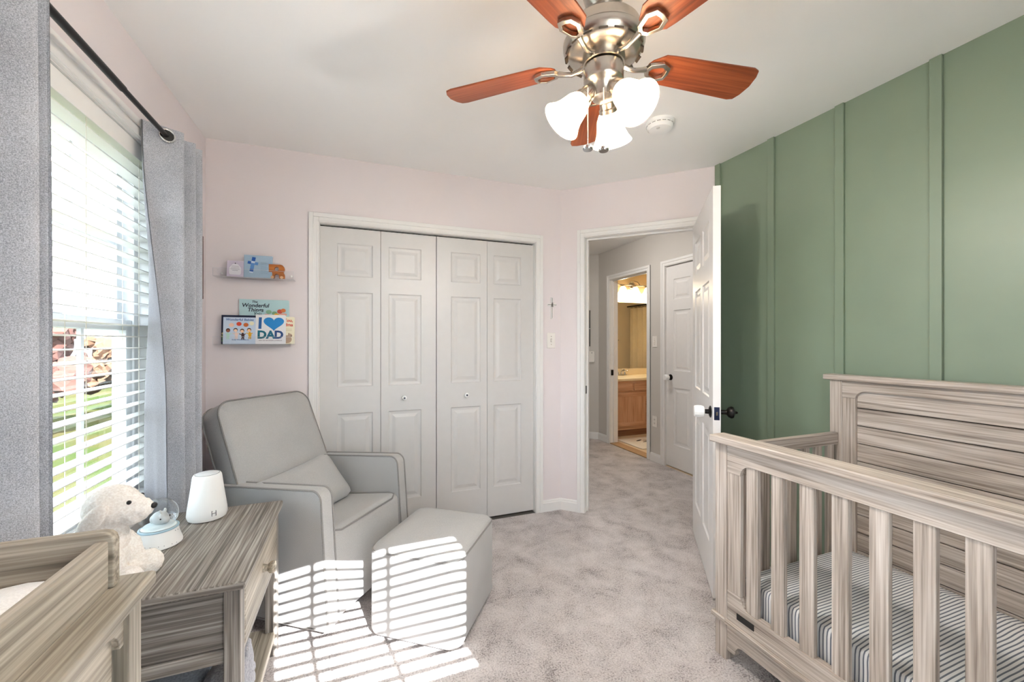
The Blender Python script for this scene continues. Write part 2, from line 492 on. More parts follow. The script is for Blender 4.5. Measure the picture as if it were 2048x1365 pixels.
baseboard('baseboard_hall', 2, (HX, 4.612, 0), R(-90), 'white hall baseboard between the two door casings', [(0, 4.612 - BD[1] - .06), (4.612 - BD[0] + .06, 4.612 - HD[1] - .06)], h=.09)
baseboard('baseboard_hall_end', 1, (HX - 1.25 * .70711, 4.61 + 1.25 * .70711, 0), R(-45), 'white baseboard under the angled hall wall', [(0, 1.25)], h=.09)

# casings -------------------------------------------------------------
def casing(name, loc, rotz, xa, xb, zt, label, w=0.057, depth=0.016, jamb=T, both=True):
    bm = bm_new()
    for (t0, t1, dy) in ((0, w, depth * .62), (w * .55, w, depth), (0.004, .012, depth * .8)):
        box(bm, xa - t1, xa - t0, -dy, 0, 0, zt + t1); box(bm, xb + t0, xb + t1, -dy, 0, 0, zt + t1); box(bm, xa - t0, xb + t0, -dy, 0, zt + t0, zt + t1)
    if jamb:
        j = 0.016
        box(bm, xa, xa + j * .2, 0, jamb, 0, zt); box(bm, xb - j * .2, xb, 0, jamb, 0, zt); box(bm, xa, xb, 0, jamb, zt - j * .2, zt)
        if both:
            box(bm, xa, xa + .014, .042, .052, 0, zt); box(bm, xb - .014, xb, .042, .052, 0, zt); box(bm, xa, xb, .042, .052, zt - .014, zt)
            box(bm, xa - w, xa, jamb, jamb + depth, 0, zt + w); box(bm, xb, xb + w, jamb, jamb + depth, 0, zt + w); box(bm, xa, xb, jamb, jamb + depth, zt, zt + w)
    return struct(obj(name, bm, 'trim', loc=loc, rot=(0, 0, rotz), bevel=.0015, seg=1), label, 'trim')
casing('trim_1', (0, YB, 0), 0, CX0, CX1, CZ, 'white moulded casing around the closet doors', both=False)
t2 = casing('trim_2', (AX, AY, 0), R(-45), DS0, DS1, DZ, 'white moulded casing around the bedroom doorway')
bxo('strike_plate', (DS0, DS0 + .006, .008, .036, .89, .95), 'bronze', t2, bevel=.003)
t3 = casing('trim_3', (HX, 4.612, 0), R(-90), 4.612 - BD[1], 4.612 - BD[0], 2.06, 'white casing around the bathroom doorway', jamb=.10)
bxo('strike_plate', (4.612 - BD[1], 4.612 - BD[1] + .016, .01, .04, .86, .93), 'bronze', t3, bevel=.003)
casing('trim_4', (HX, 4.612, 0), R(-90), 4.612 - HD[1], 4.612 - HD[0], 2.06, 'white casing around the closed hall door', jamb=.10, both=False)
struct(bxo('trim_5', (2.975, 3.1, BD[0], BD[1], 0, .012), plain('threshold_wood', (176, 142, 104), .5), bevel=.004), 'tan threshold strip in the bathroom doorway', 'trim')

# panelled doors ------------------------------------------------------
def panel_piece(x0, x1, z0, z1, y):
    """raised-and-fielded panel set into the front (y side) of a door"""
    bm = bm_new(); s = 1 if y == 0 else -1
    loops = []
    for ins, d in ((0, 0.0), (.006, .007), (.016, .0085), (.024, .0085), (.045, .002), (.047, .002)):
        loops.append([bm.verts.new(p) for p in ((x0 + ins, y + s * d, z0 + ins), (x1 - ins, y + s * d, z0 + ins), (x1 - ins, y + s * d, z1 - ins), (x0 + ins, y + s * d, z1 - ins))])
    for a, b in zip(loops, loops[1:]):
        for i in range(4): bm.faces.new((a[i], a[(i + 1) % 4], b[(i + 1) % 4], b[i]))
    bm.faces.new(loops[-1])
    bmesh.ops.recalc_face_normals(bm, faces=bm.faces[:])
    if (bm.faces[:][-1].normal.y > 0) == (y == 0):
        bmesh.ops.reverse_faces(bm, faces=bm.faces[:])
    return bm

def door_slab(w, z0, z1, t, rects, back=True):
    """slab with front face (y = 0) and back face (y = t) left open where panels sit"""
    bm = bm_new()
    xs = sorted({0, w} | {v for r in rects for v in r[:2]}); zs = sorted({z0, z1} | {v for r in rects for v in r[2:]})
    for y in (0, t):
        g = {(i, k): bm.verts.new((x, y, z)) for i, x in enumerate(xs) for k, z in enumerate(zs)}
        for i in range(len(xs) - 1):
            for k in range(len(zs) - 1):
                cx, cz = (xs[i] + xs[i + 1]) / 2, (zs[k] + zs[k + 1]) / 2
                if (y == 0 or back) and any(r[0] < cx < r[1] and r[2] < cz < r[3] for r in rects): continue
                f = [g[i, k], g[i + 1, k], g[i + 1, k + 1], g[i, k + 1]]
                bm.faces.new(f if y == 0 else f[::-1])
    for (a, b) in (((0, z0), (0, z1)), ((0, z1), (w, z1)), ((w, z1), (w, z0)), ((w, z0), (0, z0))):
        v = [bm.verts.new((a[0], 0, a[1])), bm.verts.new((b[0], 0, b[1])), bm.verts.new((b[0], t, b[1])), bm.verts.new((a[0], t, a[1]))]
        bm.faces.new(v)
    return bm

def door(name, w, z0, z1, t, rects, loc, rotz, label, parent=None, back=True, cat='door'):
    o = obj(name, door_slab(w, z0, z1, t, rects, back), 'door', loc=loc, rot=(0, 0, rotz))
    if label: tag(o, label, cat)
    for r in rects:
        obj('panel', panel_piece(*r, 0), 'door', o)
        if back: obj('panel', panel_piece(*r, t), 'door', o)
    return o

# closet: two bifold doors, each of two hinged leaves
LW = (CX1 - CX0 - .006) / 4
zz = ((0.224, 0.82), (0.99, 1.598), (1.699, 1.909))
for k in range(2):
    root = thing('door_%d' % (k + 2), ('left' if k == 0 else 'right') + ' white bifold closet door with raised panels and small round knob', 'door', (CX0 + .002 + k * (2 * LW + .002), YB + .03, 0), kind='structure')
    for j in range(2):
        outer, inner = .100, .048
        xa, xb = (outer, LW - inner) if j == 0 else (inner, LW - outer)
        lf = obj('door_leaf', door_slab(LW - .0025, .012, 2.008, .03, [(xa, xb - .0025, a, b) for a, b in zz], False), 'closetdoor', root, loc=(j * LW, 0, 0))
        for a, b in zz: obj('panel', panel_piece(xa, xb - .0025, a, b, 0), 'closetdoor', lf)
        if (k, j) in ((0, 1), (1, 0)):
            bm = bm_new(); mt = Matrix.Rotation(R(90), 3, 'X')
            lathe(bm, [(.008, 0), (.007, .012), (.014, .02), (.016, .027), (.012, .031), (.006, .031)], 20, (.148 if j else LW - .158, 0, .905), mt)
            kb = obj('knob', bm, 'white_pl', lf, smooth=40)
            bm = bm_new(); lathe(bm, [(.0065, .031), (.0065, .034), (.003, .0355)], 16, (.148 if j else LW - .158, 0, .905), mt)
            obj('knob_cap', bm, plain('dark_knob_cap', (70, 72, 84), .3, metal=.5), lf, smooth=40)
bm = bm_new(); box(bm, CX0, CX1, YB + .05, YB + .08, 2.008, 2.02)
struct(obj('trim_6', bm, 'bronze'), 'dark closet door track at the head', 'trim')

# bedroom door, swung open past ninety degrees
DWID = .764
px, py = AX + DS1 * .70711, AY - DS1 * .70711
six = []
for a, b in ((.115, .345), (.42, .65)):
    six += [(a, b, .24, .82), (a, b, .99, 1.60), (a, b, 1.71, 1.915)]
# local x from the hinge to the latch; y = 0 is the face that meets the wall opening, visible face at y = 0
ang = R(135 + 97)
hd = Vector((math.cos(ang - R(90)), math.sin(ang - R(90)), 0)) * .035
door_e = door('door_1', DWID, .014, 2.048, .035, six, (px + hd.x, py + hd.y, 0), ang, 'white six panel bedroom door standing open')
door_e['kind'] = 'structure'
def door_knob(parent, x, y, s, z, cover):
    mt = Matrix.Rotation(R(90 if s < 0 else -90), 3, 'X')
    bm = bm_new(); lathe(bm, [(.030, 0), (.030, .004), (.022, .008), (.012, .010), (.011, .034), (.013, .038)], 24, (x, y, z), mt)
    h = obj('door_knob', bm, 'bronze', parent, smooth=40)
    if cover:
        bm = bm_new(); lathe(bm, [(.020, .030), (.026, .033), (.030, .046), (.0305, .062), (.028, .076), (.024, .080), (.008, .080)], 12, (x, y, z), mt)
        obj('knob_cover', bm, 'white_pl', h, smooth=20, bevel=.0)
    else:
        bm = bm_new(); lathe(bm, [(.013, .036), (.024, .044), (.030, .056), (.028, .066), (.014, .074), (.007, .075), (.006, .084), (.003, .087)], 24, (x, y, z), mt)
        obj('knob_grip', bm, 'bronze', h, smooth=40)
    return h
door_knob(door_e, DWID - .06, 0.0, -1, .925, True)
door_knob(door_e, DWID - .06, .035, 1, .925, False)
lp = bxo('latch_plate', (DWID - .001, DWID + .0015, .005, .030, .893, .957), plain('latch_plate_navy', (40, 44, 66), .3, metal=.8), door_e, bevel=.003)
bm = bm_new(); prism(bm, [(DWID, .011), (DWID + .010, .013), (DWID, .024)], 'z', .916, .935); obj('latch_bolt', bm, 'chrome', door_e, bevel=.001)
for z in (.25, 1.0, 1.80):
    bm = bm_new(); lathe(bm, [(.006, -.045), (.006, .045)], 12, (-.002, .04, z)); obj('hinge', bm, 'bronze', door_e, smooth=40)

# closed hall door
hd_ = door('door_4', HD[1] - HD[0] - .006, .014, 2.05, .035, [(a, b, c, d) for (a, b, c, d) in [(x0, x1, z0, z1) for x0, x1 in ((.10, .325), (.415, .64)) for z0, z1 in ((.24, .82), (.99, 1.60), (1.71, 1.915))]], (HX + .012, HD[1] - .003, 0), R(-90), 'closed white six panel door along the hall', back=False)
hd_['kind'] = 'structure'
door_knob(hd_, .06, 0, -1, .92, True)

# ------------------------------------------------------------------ windows
def window(name, loc, rotz, x0, x1, label, rows=2):
    w = thing(name, label, 'window', loc, rotz, kind='structure')
    z0, z1 = WZ0, WZ1
    bm = bm_new(); c = .07
    for (a, b, d) in ((0, c, .012), (c * .6, c, .018), (.004, .014, .016)):
        box(bm, x0 - b, x0 - a, -d, 0, z0, z1 + b); box(bm, x1 + a, x1 + b, -d, 0, z0, z1 + b); box(bm, x0 - a, x1 + a, -d, 0, z1 + a, z1 + b)
    box(bm, x0 - c, x1 + c, -.014, 0, z0 - .09, z0 - .02)
    obj('casing', bm, 'trim', w, bevel=.0015, seg=1)
    bxo('window_sill', (x0 - c - .02, x1 + c + .02, -.035, .0, z0 - .022, z0), 'trim', w, bevel=.006)
    bm = bm_new()
    box(bm, x0, x0 + .004, 0, .13, z0, z1); box(bm, x1 - .004, x1, 0, .13, z0, z1); box(bm, x0, x1, 0, .13, z1 - .004, z1); box(bm, x0, x1, 0, .13, z0, z0 + .004)
    obj('jamb', bm, 'trim', w)
    bm = bm_new(); f = .032
    box(bm, x0, x0 + f, .075, .15, z0, z1); box(bm, x1 - f, x1, .075, .15, z0, z1); box(bm, x0 + f, x1 - f, .075, .15, z1 - f, z1); box(bm, x0 + f, x1 - f, .075, .15, z0, z0 + f)
    obj('window_frame', bm, 'vinyl', w, bevel=.003, seg=1)
    zm = (z0 + z1) / 2
    for nm, za, zb, ya in (('lower_sash', z0 + f, zm + .022, .082), ('upper_sash', zm - .022, z1 - f, .112)):
        xa, xb, st = x0 + f, x1 - f, .046
        bm = bm_new()
        box(bm, xa, xa + st, ya, ya + .028, za, zb); box(bm, xb - st, xb, ya, ya + .028, za, zb)
        box(bm, xa + st, xb - st, ya, ya + .028, zb - .044, zb); box(bm, xa + st, xb - st, ya, ya + .028, za, za + .044)
        s = obj(nm, bm, 'sashgrey', w, bevel=.003, seg=1)
        gx0, gx1, gz0, gz1 = xa + st, xb - st, za + .044, zb - .044
        for i in (1, 2):
            xm = gx0 + (gx1 - gx0) * i / 3
            bxo('muntin', (xm - .009, xm + .009, ya + .008, ya + .02, gz0, gz1), 'sashgrey', s)
        zc = (gz0 + gz1) / 2
        if rows == 2: bxo('muntin', (gx0, gx1, ya + .0085, ya + .0195, zc - .009, zc + .009), 'sashgrey', s)
        for i in range(3):
            for k in range(rows):
                bxo('pane', (gx0 + (gx1 - gx0) * i / 3, gx0 + (gx1 - gx0) * (i + 1) / 3, ya + .0135, ya + .0145, gz0 + (gz1 - gz0) * k / rows, gz0 + (gz1 - gz0) * (k + 1) / rows), 'glass', s)
    bxo('sash_lock', ((x0 + x1) / 2 - .03, (x0 + x1) / 2 + .03, .085, .105, zm + .022, zm + .034), 'vinyl', w, bevel=.003)
    return w
window('window_1', (XL, 0, 0), R(90), W1[0], W1[1], 'tall double hung window with white casing behind the blinds')
window('window_2', (0, YF, 0), R(180), W2[0], W2[1], 'second double hung window behind the viewer', 1)

def blind(name, loc, rotz, x0, x1, tilt, label, pitch=.0455, sw=.050, droop=0.0):
    b = thing(name, label, 'blind', loc, rotz)
    xa, xb = x0 + .008, x1 - .008
    ztop, zbot = WZ1 - .006, WZ0 + .022
    bxo('valance', (xa, xb, .006, .012, ztop - .066, ztop), 'blind', b, bevel=.002)
    bxo('head_rail', (xa, xb, .018, .066, ztop - .045, ztop), 'blind', b)
    zs = ztop - .066 - .022
    n = int((zs - (zbot + .02)) / pitch)
    first = None
    for i in range(n + 1):
        z = zs - i * pitch
        if first is None:
            bm = bm_new(); m = 4
            top = [(sw * (k / m - .5), .0022 * (1 - (2 * k / m - 1) ** 2)) for k in range(m + 1)]
            prism(bm, [(p[0], p[1] + .0014) for p in top] + [(p[0], p[1] - .0014) for p in top[::-1]], 'x', xa, xb)
            first = obj('slat', bm, 'blind', b, smooth=40)
            first.location = (0, .042, z); first.rotation_euler = (tilt, 0, 0)
        else:
            dup(first, (0, .042, z), (tilt, 0, 0), b)
    bxo('bottom_rail', (xa, xb, .018, .066, zbot - .004, zbot + .012), 'blind', b, bevel=.003)
    for fx in (.14, .5, .86):
        for yy in (.016, .068):
            x = xa + (xb - xa) * fx
            bm = bm_new(); tube(bm, [(x, yy, zbot + .01), (x, yy, ztop - .05)], .0011, 5); obj('ladder_cord', bm, 'cord', b)
    bm = bm_new(); x = xa + .1; tube(bm, [(x, .012, 1.0), (x, .012, ztop - .05)], .0016, 6); obj('tilt_wand', bm, 'cord', b)
    return b
blind('window_blind', (XL, 0, 0), R(90), W1[0], W1[1], 0.0, 'white horizontal slat blind in the window beside the chair')
blind('window_blind', (0, YF, 0), R(180), W2[0], W2[1], R(13.5), 'white slat blind in the window behind the viewer')

# ------------------------------------------------------------------ outdoors
def grass_mat():
    m, nt, N, L, b = new_mat('autumn_lawn')
    tc = N.new('ShaderNodeTexCoord')
    n = N.new('ShaderNodeTexNoise'); n.inputs['Scale'].default_value = .35; n.inputs['Detail'].default_value = 6
    L.new(tc.outputs['Object'], n.inputs['Vector'])
    rp = N.new('ShaderNodeValToRGB'); e = rp.color_ramp.elements
    e[0].position = .38; e[0].color = srgb((50, 60, 32)); e[1].position = .62; e[1].color = srgb((68, 62, 40))
    L.new(n.outputs['Fac'], rp.inputs['Fac']); L.new(rp.outputs['Color'], b.inputs['Base Color'])
    b.inputs['Roughness'].default_value = 1; b.inputs['Specular IOR Level'].default_value = 0
    return m
bm = bm_new(); box(bm, -90, 60, -80, 90, -3.1, -3.0)
tag(obj('lawn', bm, grass_mat()), 'sunlit lawn with fallen leaves outside the window', 'lawn', kind='structure')
leafmats = [plain('foliage_' + n, c, .9, var=.35, nscale=2.2) for n, c in (('orange', (82, 58, 40)), ('red', (80, 50, 42)), ('gold', (86, 72, 46)), ('green', (60, 66, 44)), ('russet', (86, 62, 48)))]
bark = plain('bark', (70, 58, 48), .9)
tl = ['orange', 'red', 'gold', 'green', 'russet']
for i in range(5):
    a = R(106 + i * 6.5); d = 27 + (i % 2) * 8
    x, y = -d * math.sin(a - R(90)) * 0 + d * math.cos(a), d * math.sin(a)
    k = (3, 0, 1, 2, 4)[i]
    t = thing('tree', tl[k] + ' leafed tree standing beyond the lawn outside', 'tree', (x, y, -3.0), group='trees beyond the lawn')
    h = random.uniform(4.0, 5.2)
    bm = bm_new(); tube(bm, [(0, 0, 0), (.1, 0, h * .35), (0, .1, h * .7)], [.28, .2, .1], 8); obj('trunk', bm, bark, t, smooth=60)
    bm = bm_new()
    for q in range(70):
        aa = random.uniform(0, 6.28); rr = random.uniform(.2, 1.7); z = random.uniform(h * .40, h)
        bmesh.ops.create_icosphere(bm, subdivisions=2, radius=random.uniform(.3, .62), matrix=Matrix.Translation((rr * math.cos(aa), rr * math.sin(aa), z)))
    for v in bm.verts: v.co += Vector((random.uniform(-.14, .14), random.uniform(-.14, .14), random.uniform(-.14, .14)))
    obj('crown', bm, leafmats[k], t)
# ================================================================== FURNITURE
# ------------------------------------------------------------------ crib
def arc(cx, cz, r, a0, a1, n=8):
    return [(cx + r * math.cos(R(a0 + (a1 - a0) * i / n)), cz + r * math.sin(R(a0 + (a1 - a0) * i / n))) for i in range(n + 1)]

def make_crib():
    # local: x across (0 = front, towards the room), y along (0 = far end, negative towards the viewer)
    c = thing('crib', 'weathered oak wooden crib with slatted sides and plank headboard', 'crib', (1.385, 1.275, 0))
    Lc = 1.40; Dp = 0.765
    post = .052
    HF, HB = .868, 1.100
    # posts
    for (x, y, h, nm) in ((0, 0, HF, 'f'), (0, -Lc + post, HF, 'f')):
        bxo('leg', (x, x + .045, y - post, y, 0, h), 'crib_z', c, bevel=.003)
    for y in (0, -Lc + post):
        bxo('leg', (Dp - .045, Dp, y - post, y, 0, HB), 'crib_z', c, bevel=.003)
    # front cap and back cap
    bxo('top_cap', (-.022, .064, -Lc - .014, .014, HF, HF + .030), 'crib_y', c, bevel=.007, seg=3)
    bxo('top_cap', (Dp - .062, Dp + .012, -Lc - .022, .022, HB, HB + .026), 'crib_y', c, bevel=.006, seg=3)
    # front frame: stiles, top rail with rounded inner corners, bottom rail
    ya, yb = -post, -Lc + post
    sw = .060
    for y0, y1 in ((ya - sw, ya), (yb, yb + sw)):
        bxo('stile', (.008, .036, y0, y1, .283, .797), 'crib_z', c, bevel=.002)
    r = .045
    def rail(zouter, zinner, s):
        pts = [(yb, zouter), (ya, zouter), (ya, zinner - s * r)]
        pts += [(ya - sw, zinner - s * r)]
        pts += [(ya - sw - r + r * math.cos(R(t)), zinner - s * r + s * r * math.sin(R(t))) for t in (15, 30, 45, 60, 75, 90)]
        pts += [(yb + sw + r - r * math.cos(R(t)), zinner - s * r + s * r * math.sin(R(t))) for t in (90, 75, 60, 45, 30, 15)]
        pts += [(yb + sw, zinner - s * r), (yb, zinner - s * r)]
        return prism(bm_new(), pts, 'x', .006, .038)
    obj('top_rail', rail(HF, .800, 1), 'crib_y', c, bevel=.0015, seg=1)
    obj('bottom_rail', rail(.165, .240, -1), 'crib_y', c, bevel=.0015, seg=1)
    # slats of the front
    n = 11
    inner0, inner1 = ya - sw, yb + sw
    sl = None
    for i in range(n):
        y = -.156 - .1005 * i
        if sl is None:
            sl = bxo('slat', (.012, .032, -.024, .024, .225, .808), 'crib_z', c, bevel=.003); sl.location = (0, y, 0)
        else: dup(sl, (0, y, 0), parent=c)
    bxo('name_plate', (.0035, .006, -post - .120, -post - .046, .192, .216), 'black', c, bevel=.001)
    # moulding and shaped apron under the front rail
    bxo('moulding', (-.010, .040, yb, ya, .150, .166), 'crib_y', c, bevel=.004)
    for y in (0, -Lc + post):
        bxo('moulding', (-.012, .05, y - post - .002, y + .012, .148, .170), 'crib_y', c, bevel=.005)
    pts = [(yb, .15), (ya, .15), (ya, .04), (ya - .035, .04)] + [(ya - .035 - .03 * (1 - math.cos(R(t))), .04 + .045 * math.sin(R(t))) for t in (30, 60, 90)]
    pts += [(yb + .035 + .03 * (1 - math.cos(R(t))), .04 + .045 * math.sin(R(t))) for t in (90, 60, 30)] + [(yb + .035, .04), (yb, .04)]
    obj('apron', prism(bm_new(), pts, 'x', .006, .030), 'crib_y', c, bevel=.002)
    # short ends
    for ye in (-.010, -Lc + .012):
        y0, y1 = (ye - .028, ye) if ye > -.5 else (ye, ye + .028)
        bxo('end_rail', (.045, Dp - .045, y0, y1, .800, .855), 'crib_x', c, bevel=.003)
        bxo('end_rail', (.045, Dp - .045, y0, y1, .170, .245), 'crib_x', c, bevel=.003)
        for i in range(8):
            x = .045 + (Dp - .09) * (i + .5) / 8
            bxo('slat', (x - .021, x + .021, y0 + .005, y1 - .005, .235, .81), 'crib_z', c, bevel=.003)
    # back panel: stiles, arched top rail, planks
    for y0, y1 in ((ya - .055, ya), (yb, yb + .055)):
        bxo('stile', (Dp - .042, Dp - .012, y0, y1, .17, 1.022), 'crib_z', c, bevel=.002)
    b0, b1, zr, rr = ya - .055, yb + .055, 1.056, .04
    pts = [(yb, HB), (ya, HB), (ya, 1.022), (b0, 1.022)] + [(b0 - rr + rr * math.cos(R(t)), 1.022 + (zr - 1.022) * math.sin(R(t))) for t in (15, 30, 45, 60, 75, 90)]
    pts += [(b1 + rr - rr * math.cos(R(t)), 1.022 + (zr - 1.022) * math.sin(R(t))) for t in (90, 75, 60, 45, 30, 15)] + [(b1, 1.022), (yb, 1.022)]
    obj('top_rail', prism(bm_new(), pts, 'x', Dp - .044, Dp - .012), 'crib_y', c, bevel=.0015, seg=1)
    bxo('bottom_rail', (Dp - .042, Dp - .012, yb, ya, .17, .25), 'crib_y', c, bevel=.002)
    bxo('backing', (Dp - .016, Dp - .012, b1, b0, .2, 1.06), plain('dark_groove', (60, 50, 42), .8), c)
    zt = 1.058; ph = .0805; pl = None
    for i in range(11):
        z1 = zt - i * ph
        if z1 < .2: break
        if pl is None:
            pl = bxo('plank', (Dp - .030, Dp - .016, b1 - .003, b0 + .003, -ph + .004, 0), 'crib_y', c, bevel=.002); pl.location = (0, 0, z1)
        else: dup(pl, (0, 0, z1), parent=c)
    bm = bm_new(); box(bm, .05, Dp - .05, -Lc + .06, -.06, .172, .190); obj('mattress_support', bm, 'crib_y', c)
    return c
make_crib()
# mattress with a striped sheet, its own thing resting in the crib
def soft_box(x0, x1, y0, y1, z0, z1, r, n=14, m=26, puff=0.0):
    bm = bm_new()
    bmesh.ops.create_cube(bm, size=1.0)
    bmesh.ops.subdivide_edges(bm, edges=bm.edges[:], cuts=9, use_grid_fill=True)
    cx, cy_, cz = (x0 + x1) / 2, (y0 + y1) / 2, (z0 + z1) / 2
    hx, hy, hz = (x1 - x0) / 2, (y1 - y0) / 2, (z1 - z0) / 2
    for v in bm.verts:
        # remap so more loops sit near the edges
        def rm(t):
            s = 1 if t >= 0 else -1; a = abs(t) * 2
            return s * (1 - (1 - a) ** 1.0)
        p = Vector((rm(v.co.x) * hx, rm(v.co.y) * hy, rm(v.co.z) * hz))
        q = Vector((max(-hx + r, min(hx - r, p.x)), max(-hy + r, min(hy - r, p.y)), max(-hz + r, min(hz - r, p.z))))
        d = p - q
        if d.length > 1e-9:
            nrm = d.normalized()
            big = max(abs(d.x), abs(d.y), abs(d.z))
            p = q + nrm * min(r, big if big < r else r)
        if puff:
            p.z += puff * (1 - (p.x / hx) ** 2) * (1 - (p.y / hy) ** 2) * (1 if p.z > 0 else -0.3)
        v.co = p + Vector((cx, cy_, cz))
    return bm
mt_ = tag(obj('crib_mattress', soft_box(1.435, 2.10, -.06, 1.205, .1905, .345, .028, puff=.004), stripes('ticking_stripe_sheet', (232, 233, 234), (118, 124, 136), .0112, 'y', .36), smooth=60), 'crib mattress in a blue grey ticking stripe sheet', 'mattress')

# ------------------------------------------------------------------ nightstand
def make_nightstand():
    W, D, Ht = .626, .41, .612           # along y, along x
    n = thing('nightstand', 'grey washed wooden nightstand with one drawer beside the glider', 'nightstand', (-.70, 1.325, 0))
    bxo('top', (0, D, 0, W, Ht - .024, Ht), 'ns_y', n, bevel=.006, seg=3)
    zt, zb = Ht - .024, .378
    for ye in (-.0012, W - .0008): bxo('edge_band', (.004, D - .004, ye, ye + .002, Ht - .020, Ht - .004), 'ns_x', n)
    p = .042
    for x in (.012, D - .014 - p):
        for y in (.018, W - .018 - p):
            bxo('leg', (x, x + p, y, y + p, 0, zt), 'ns_z', n, bevel=.003)
    for y0, y1 in ((.018, .018 + p), (W - .018 - p, W - .018)):
        ym = y0 + .008
        bxo('side_rail', (.012 + p, D - .014 - p, ym, ym + .022, zt - .042, zt), 'ns_x', n, bevel=.002)
        bxo('side_rail', (.012 + p, D - .014 - p, ym, ym + .022, zb, zb + .036), 'ns_x', n, bevel=.002)
        bxo('side_panel', (.012 + p, D - .014 - p, ym + .008, ym + .016, zb + .03, zt - .038), 'ns_x', n)
    bxo('back_panel', (.014, .026, .018 + p, W - .018 - p, zb, zt), 'ns_y', n)
    bxo('drawer_bottom', (.03, D - .03, .06, W - .06, zb + .004, zb + .014), 'ns_y', n)
    bxo('front_rail', (D - .05, D - .016, .018 + p, W - .018 - p, zt - .016, zt), 'ns_y', n, bevel=.002)
    bxo('front_rail', (D - .05, D - .016, .018 + p, W - .018 - p, zb, zb + .016), 'ns_y', n, bevel=.002)
    dr = bxo('drawer', (D - .045, D - .013, .018 + p + .003, W - .021 - p, zb + .019, zt - .019), 'dr_y', n, bevel=.003)
    bm = bm_new(); mt = Matrix.Rotation(R(90), 3, 'Y')
    lathe(bm, [(.014, 0), (.011, .014), (.019, .022), (.021, .032), (.017, .038), (.004, .041)], 20, (D - .013, W / 2 - .01, .492), mt)
    obj('knob', bm, 'dr_y', dr, smooth=40)
    bxo('shelf', (.02, D - .02, .03, W - .03, .075, .10), 'dr_y', n, bevel=.003)
    return n
make_nightstand()

# ------------------------------------------------------------------ dresser and changing tray
def make_dresser():
    X0, X1 = -.790, -.343
    Y0, Y1 = -.34, .935
    Ht = .86
    d = thing('dresser', 'driftwood finish dresser carrying the changing tray', 'dresser', (X0, Y0, 0))
    D, W = X1 - X0, Y1 - Y0
    bxo('top', (0, D, 0, W, Ht - .026, Ht), 'dr_y', d, bevel=.007, seg=3)
    zt = Ht - .026; p = .045
    for x in (.01, D - .016 - p):
        for y in (.018, W - .018 - p):
            bxo('leg', (x, x + p, y, y + p, 0, zt), 'dr_z', d, bevel=.003)
    for y in (.024, W - .024 - .022):
        bxo('side_rail', (.01 + p, D - .016 - p, y, y + .022, zt - .06, zt), 'dr_x', d, bevel=.002)
        bxo('side_rail', (.01 + p, D - .016 - p, y, y + .022, .12, .18), 'dr_x', d, bevel=.002)
        bxo('side_panel', (.01 + p, D - .016 - p, y + .007, y + .015, .17, zt - .05), 'dr_z', d)
    bxo('back_panel', (.012, .02, .03, W - .03, .12, zt), 'dr_y', d)
    # front frame with rounded inner corners, then three rows of two drawers
    fx = D - .022
    ya, yb = .018 + p, W - .018 - p
    r = .035
    pts = [(ya, zt), (yb, zt), (yb, zt - .03 - r), (yb - .012, zt - .03 - r)] + [(yb - .012 - r + r * math.cos(R(t)), zt - .03 - r + r * math.sin(R(t))) for t in (30, 60, 90)]
    pts += [(ya + .012 + r - r * math.cos(R(t)), zt - .03 - r + r * math.sin(R(t))) for t in (90, 60, 30)] + [(ya + .012, zt - .03 - r), (ya, zt - .03 - r)]
    obj('top_rail', prism(bm_new(), pts, 'x', fx - .018, fx), 'dr_y', d, bevel=.002)
    bxo('bottom_rail', (fx - .018, fx, ya, yb, .10, .15), 'dr_y', d, bevel=.002)
    ym = (ya + yb) / 2
    bxo('divider', (fx - .018, fx - .002, ym - .012, ym + .012, .15, zt - .03), 'dr_z', d)
    for k in range(3):
        z0 = .154 + k * .217; z1 = z0 + .211
        for (y0, y1) in ((ya + .012, ym - .014), (ym + .014, yb - .012)):
            w = bxo('drawer', (fx - .026, fx - .010, y0, y1, z0, z1), 'dr_y', d, bevel=.003)
            mt = Matrix.Rotation(R(90), 3, 'Y')
            for q in (.18, .54):
                bm = bm_new(); lathe(bm, [(.010, 0), (.008, .012), (.015, .018), (.017, .026), (.013, .031), (.004, .033)], 16, (fx - .010, y0 + (y1 - y0) * q, (z0 + z1) / 2), mt)
                obj('knob', bm, 'dr_y', w, smooth=40)
    return d
make_dresser()

def make_tray():
    X0, X1, Y0, Y1 = -.782, -.384, -.33, .905
    t = thing('changing_tray', 'low wooden changing tray with rounded corners on the dresser', 'changing tray', (X0, Y0, .8605))
    D, W, h, th = X1 - X0, Y1 - Y0, .096, .020
    r = .018
    def rounded(a, b):
        return [(a, 0), (b, 0)] + [(b - r + r * math.cos(R(q)), h - r + r * math.sin(R(q))) for q in (0, 30, 60, 90)] + [(a + r + r * math.cos(R(q)), h - r + r * math.sin(R(q))) for q in (90, 120, 150, 180)]
    for y in (0, W - th):
        obj('end_board', prism(bm_new(), rounded(0, D), 'y', y, y + th), 'dr_x', t, bevel=.003)
    for x in (.006, D - .006 - th):
        bxo('side_board', (x, x + th, th, W - th, 0, h - .014), 'dr_y', t, bevel=.004)
    return t
make_tray()
bm = bm_new()
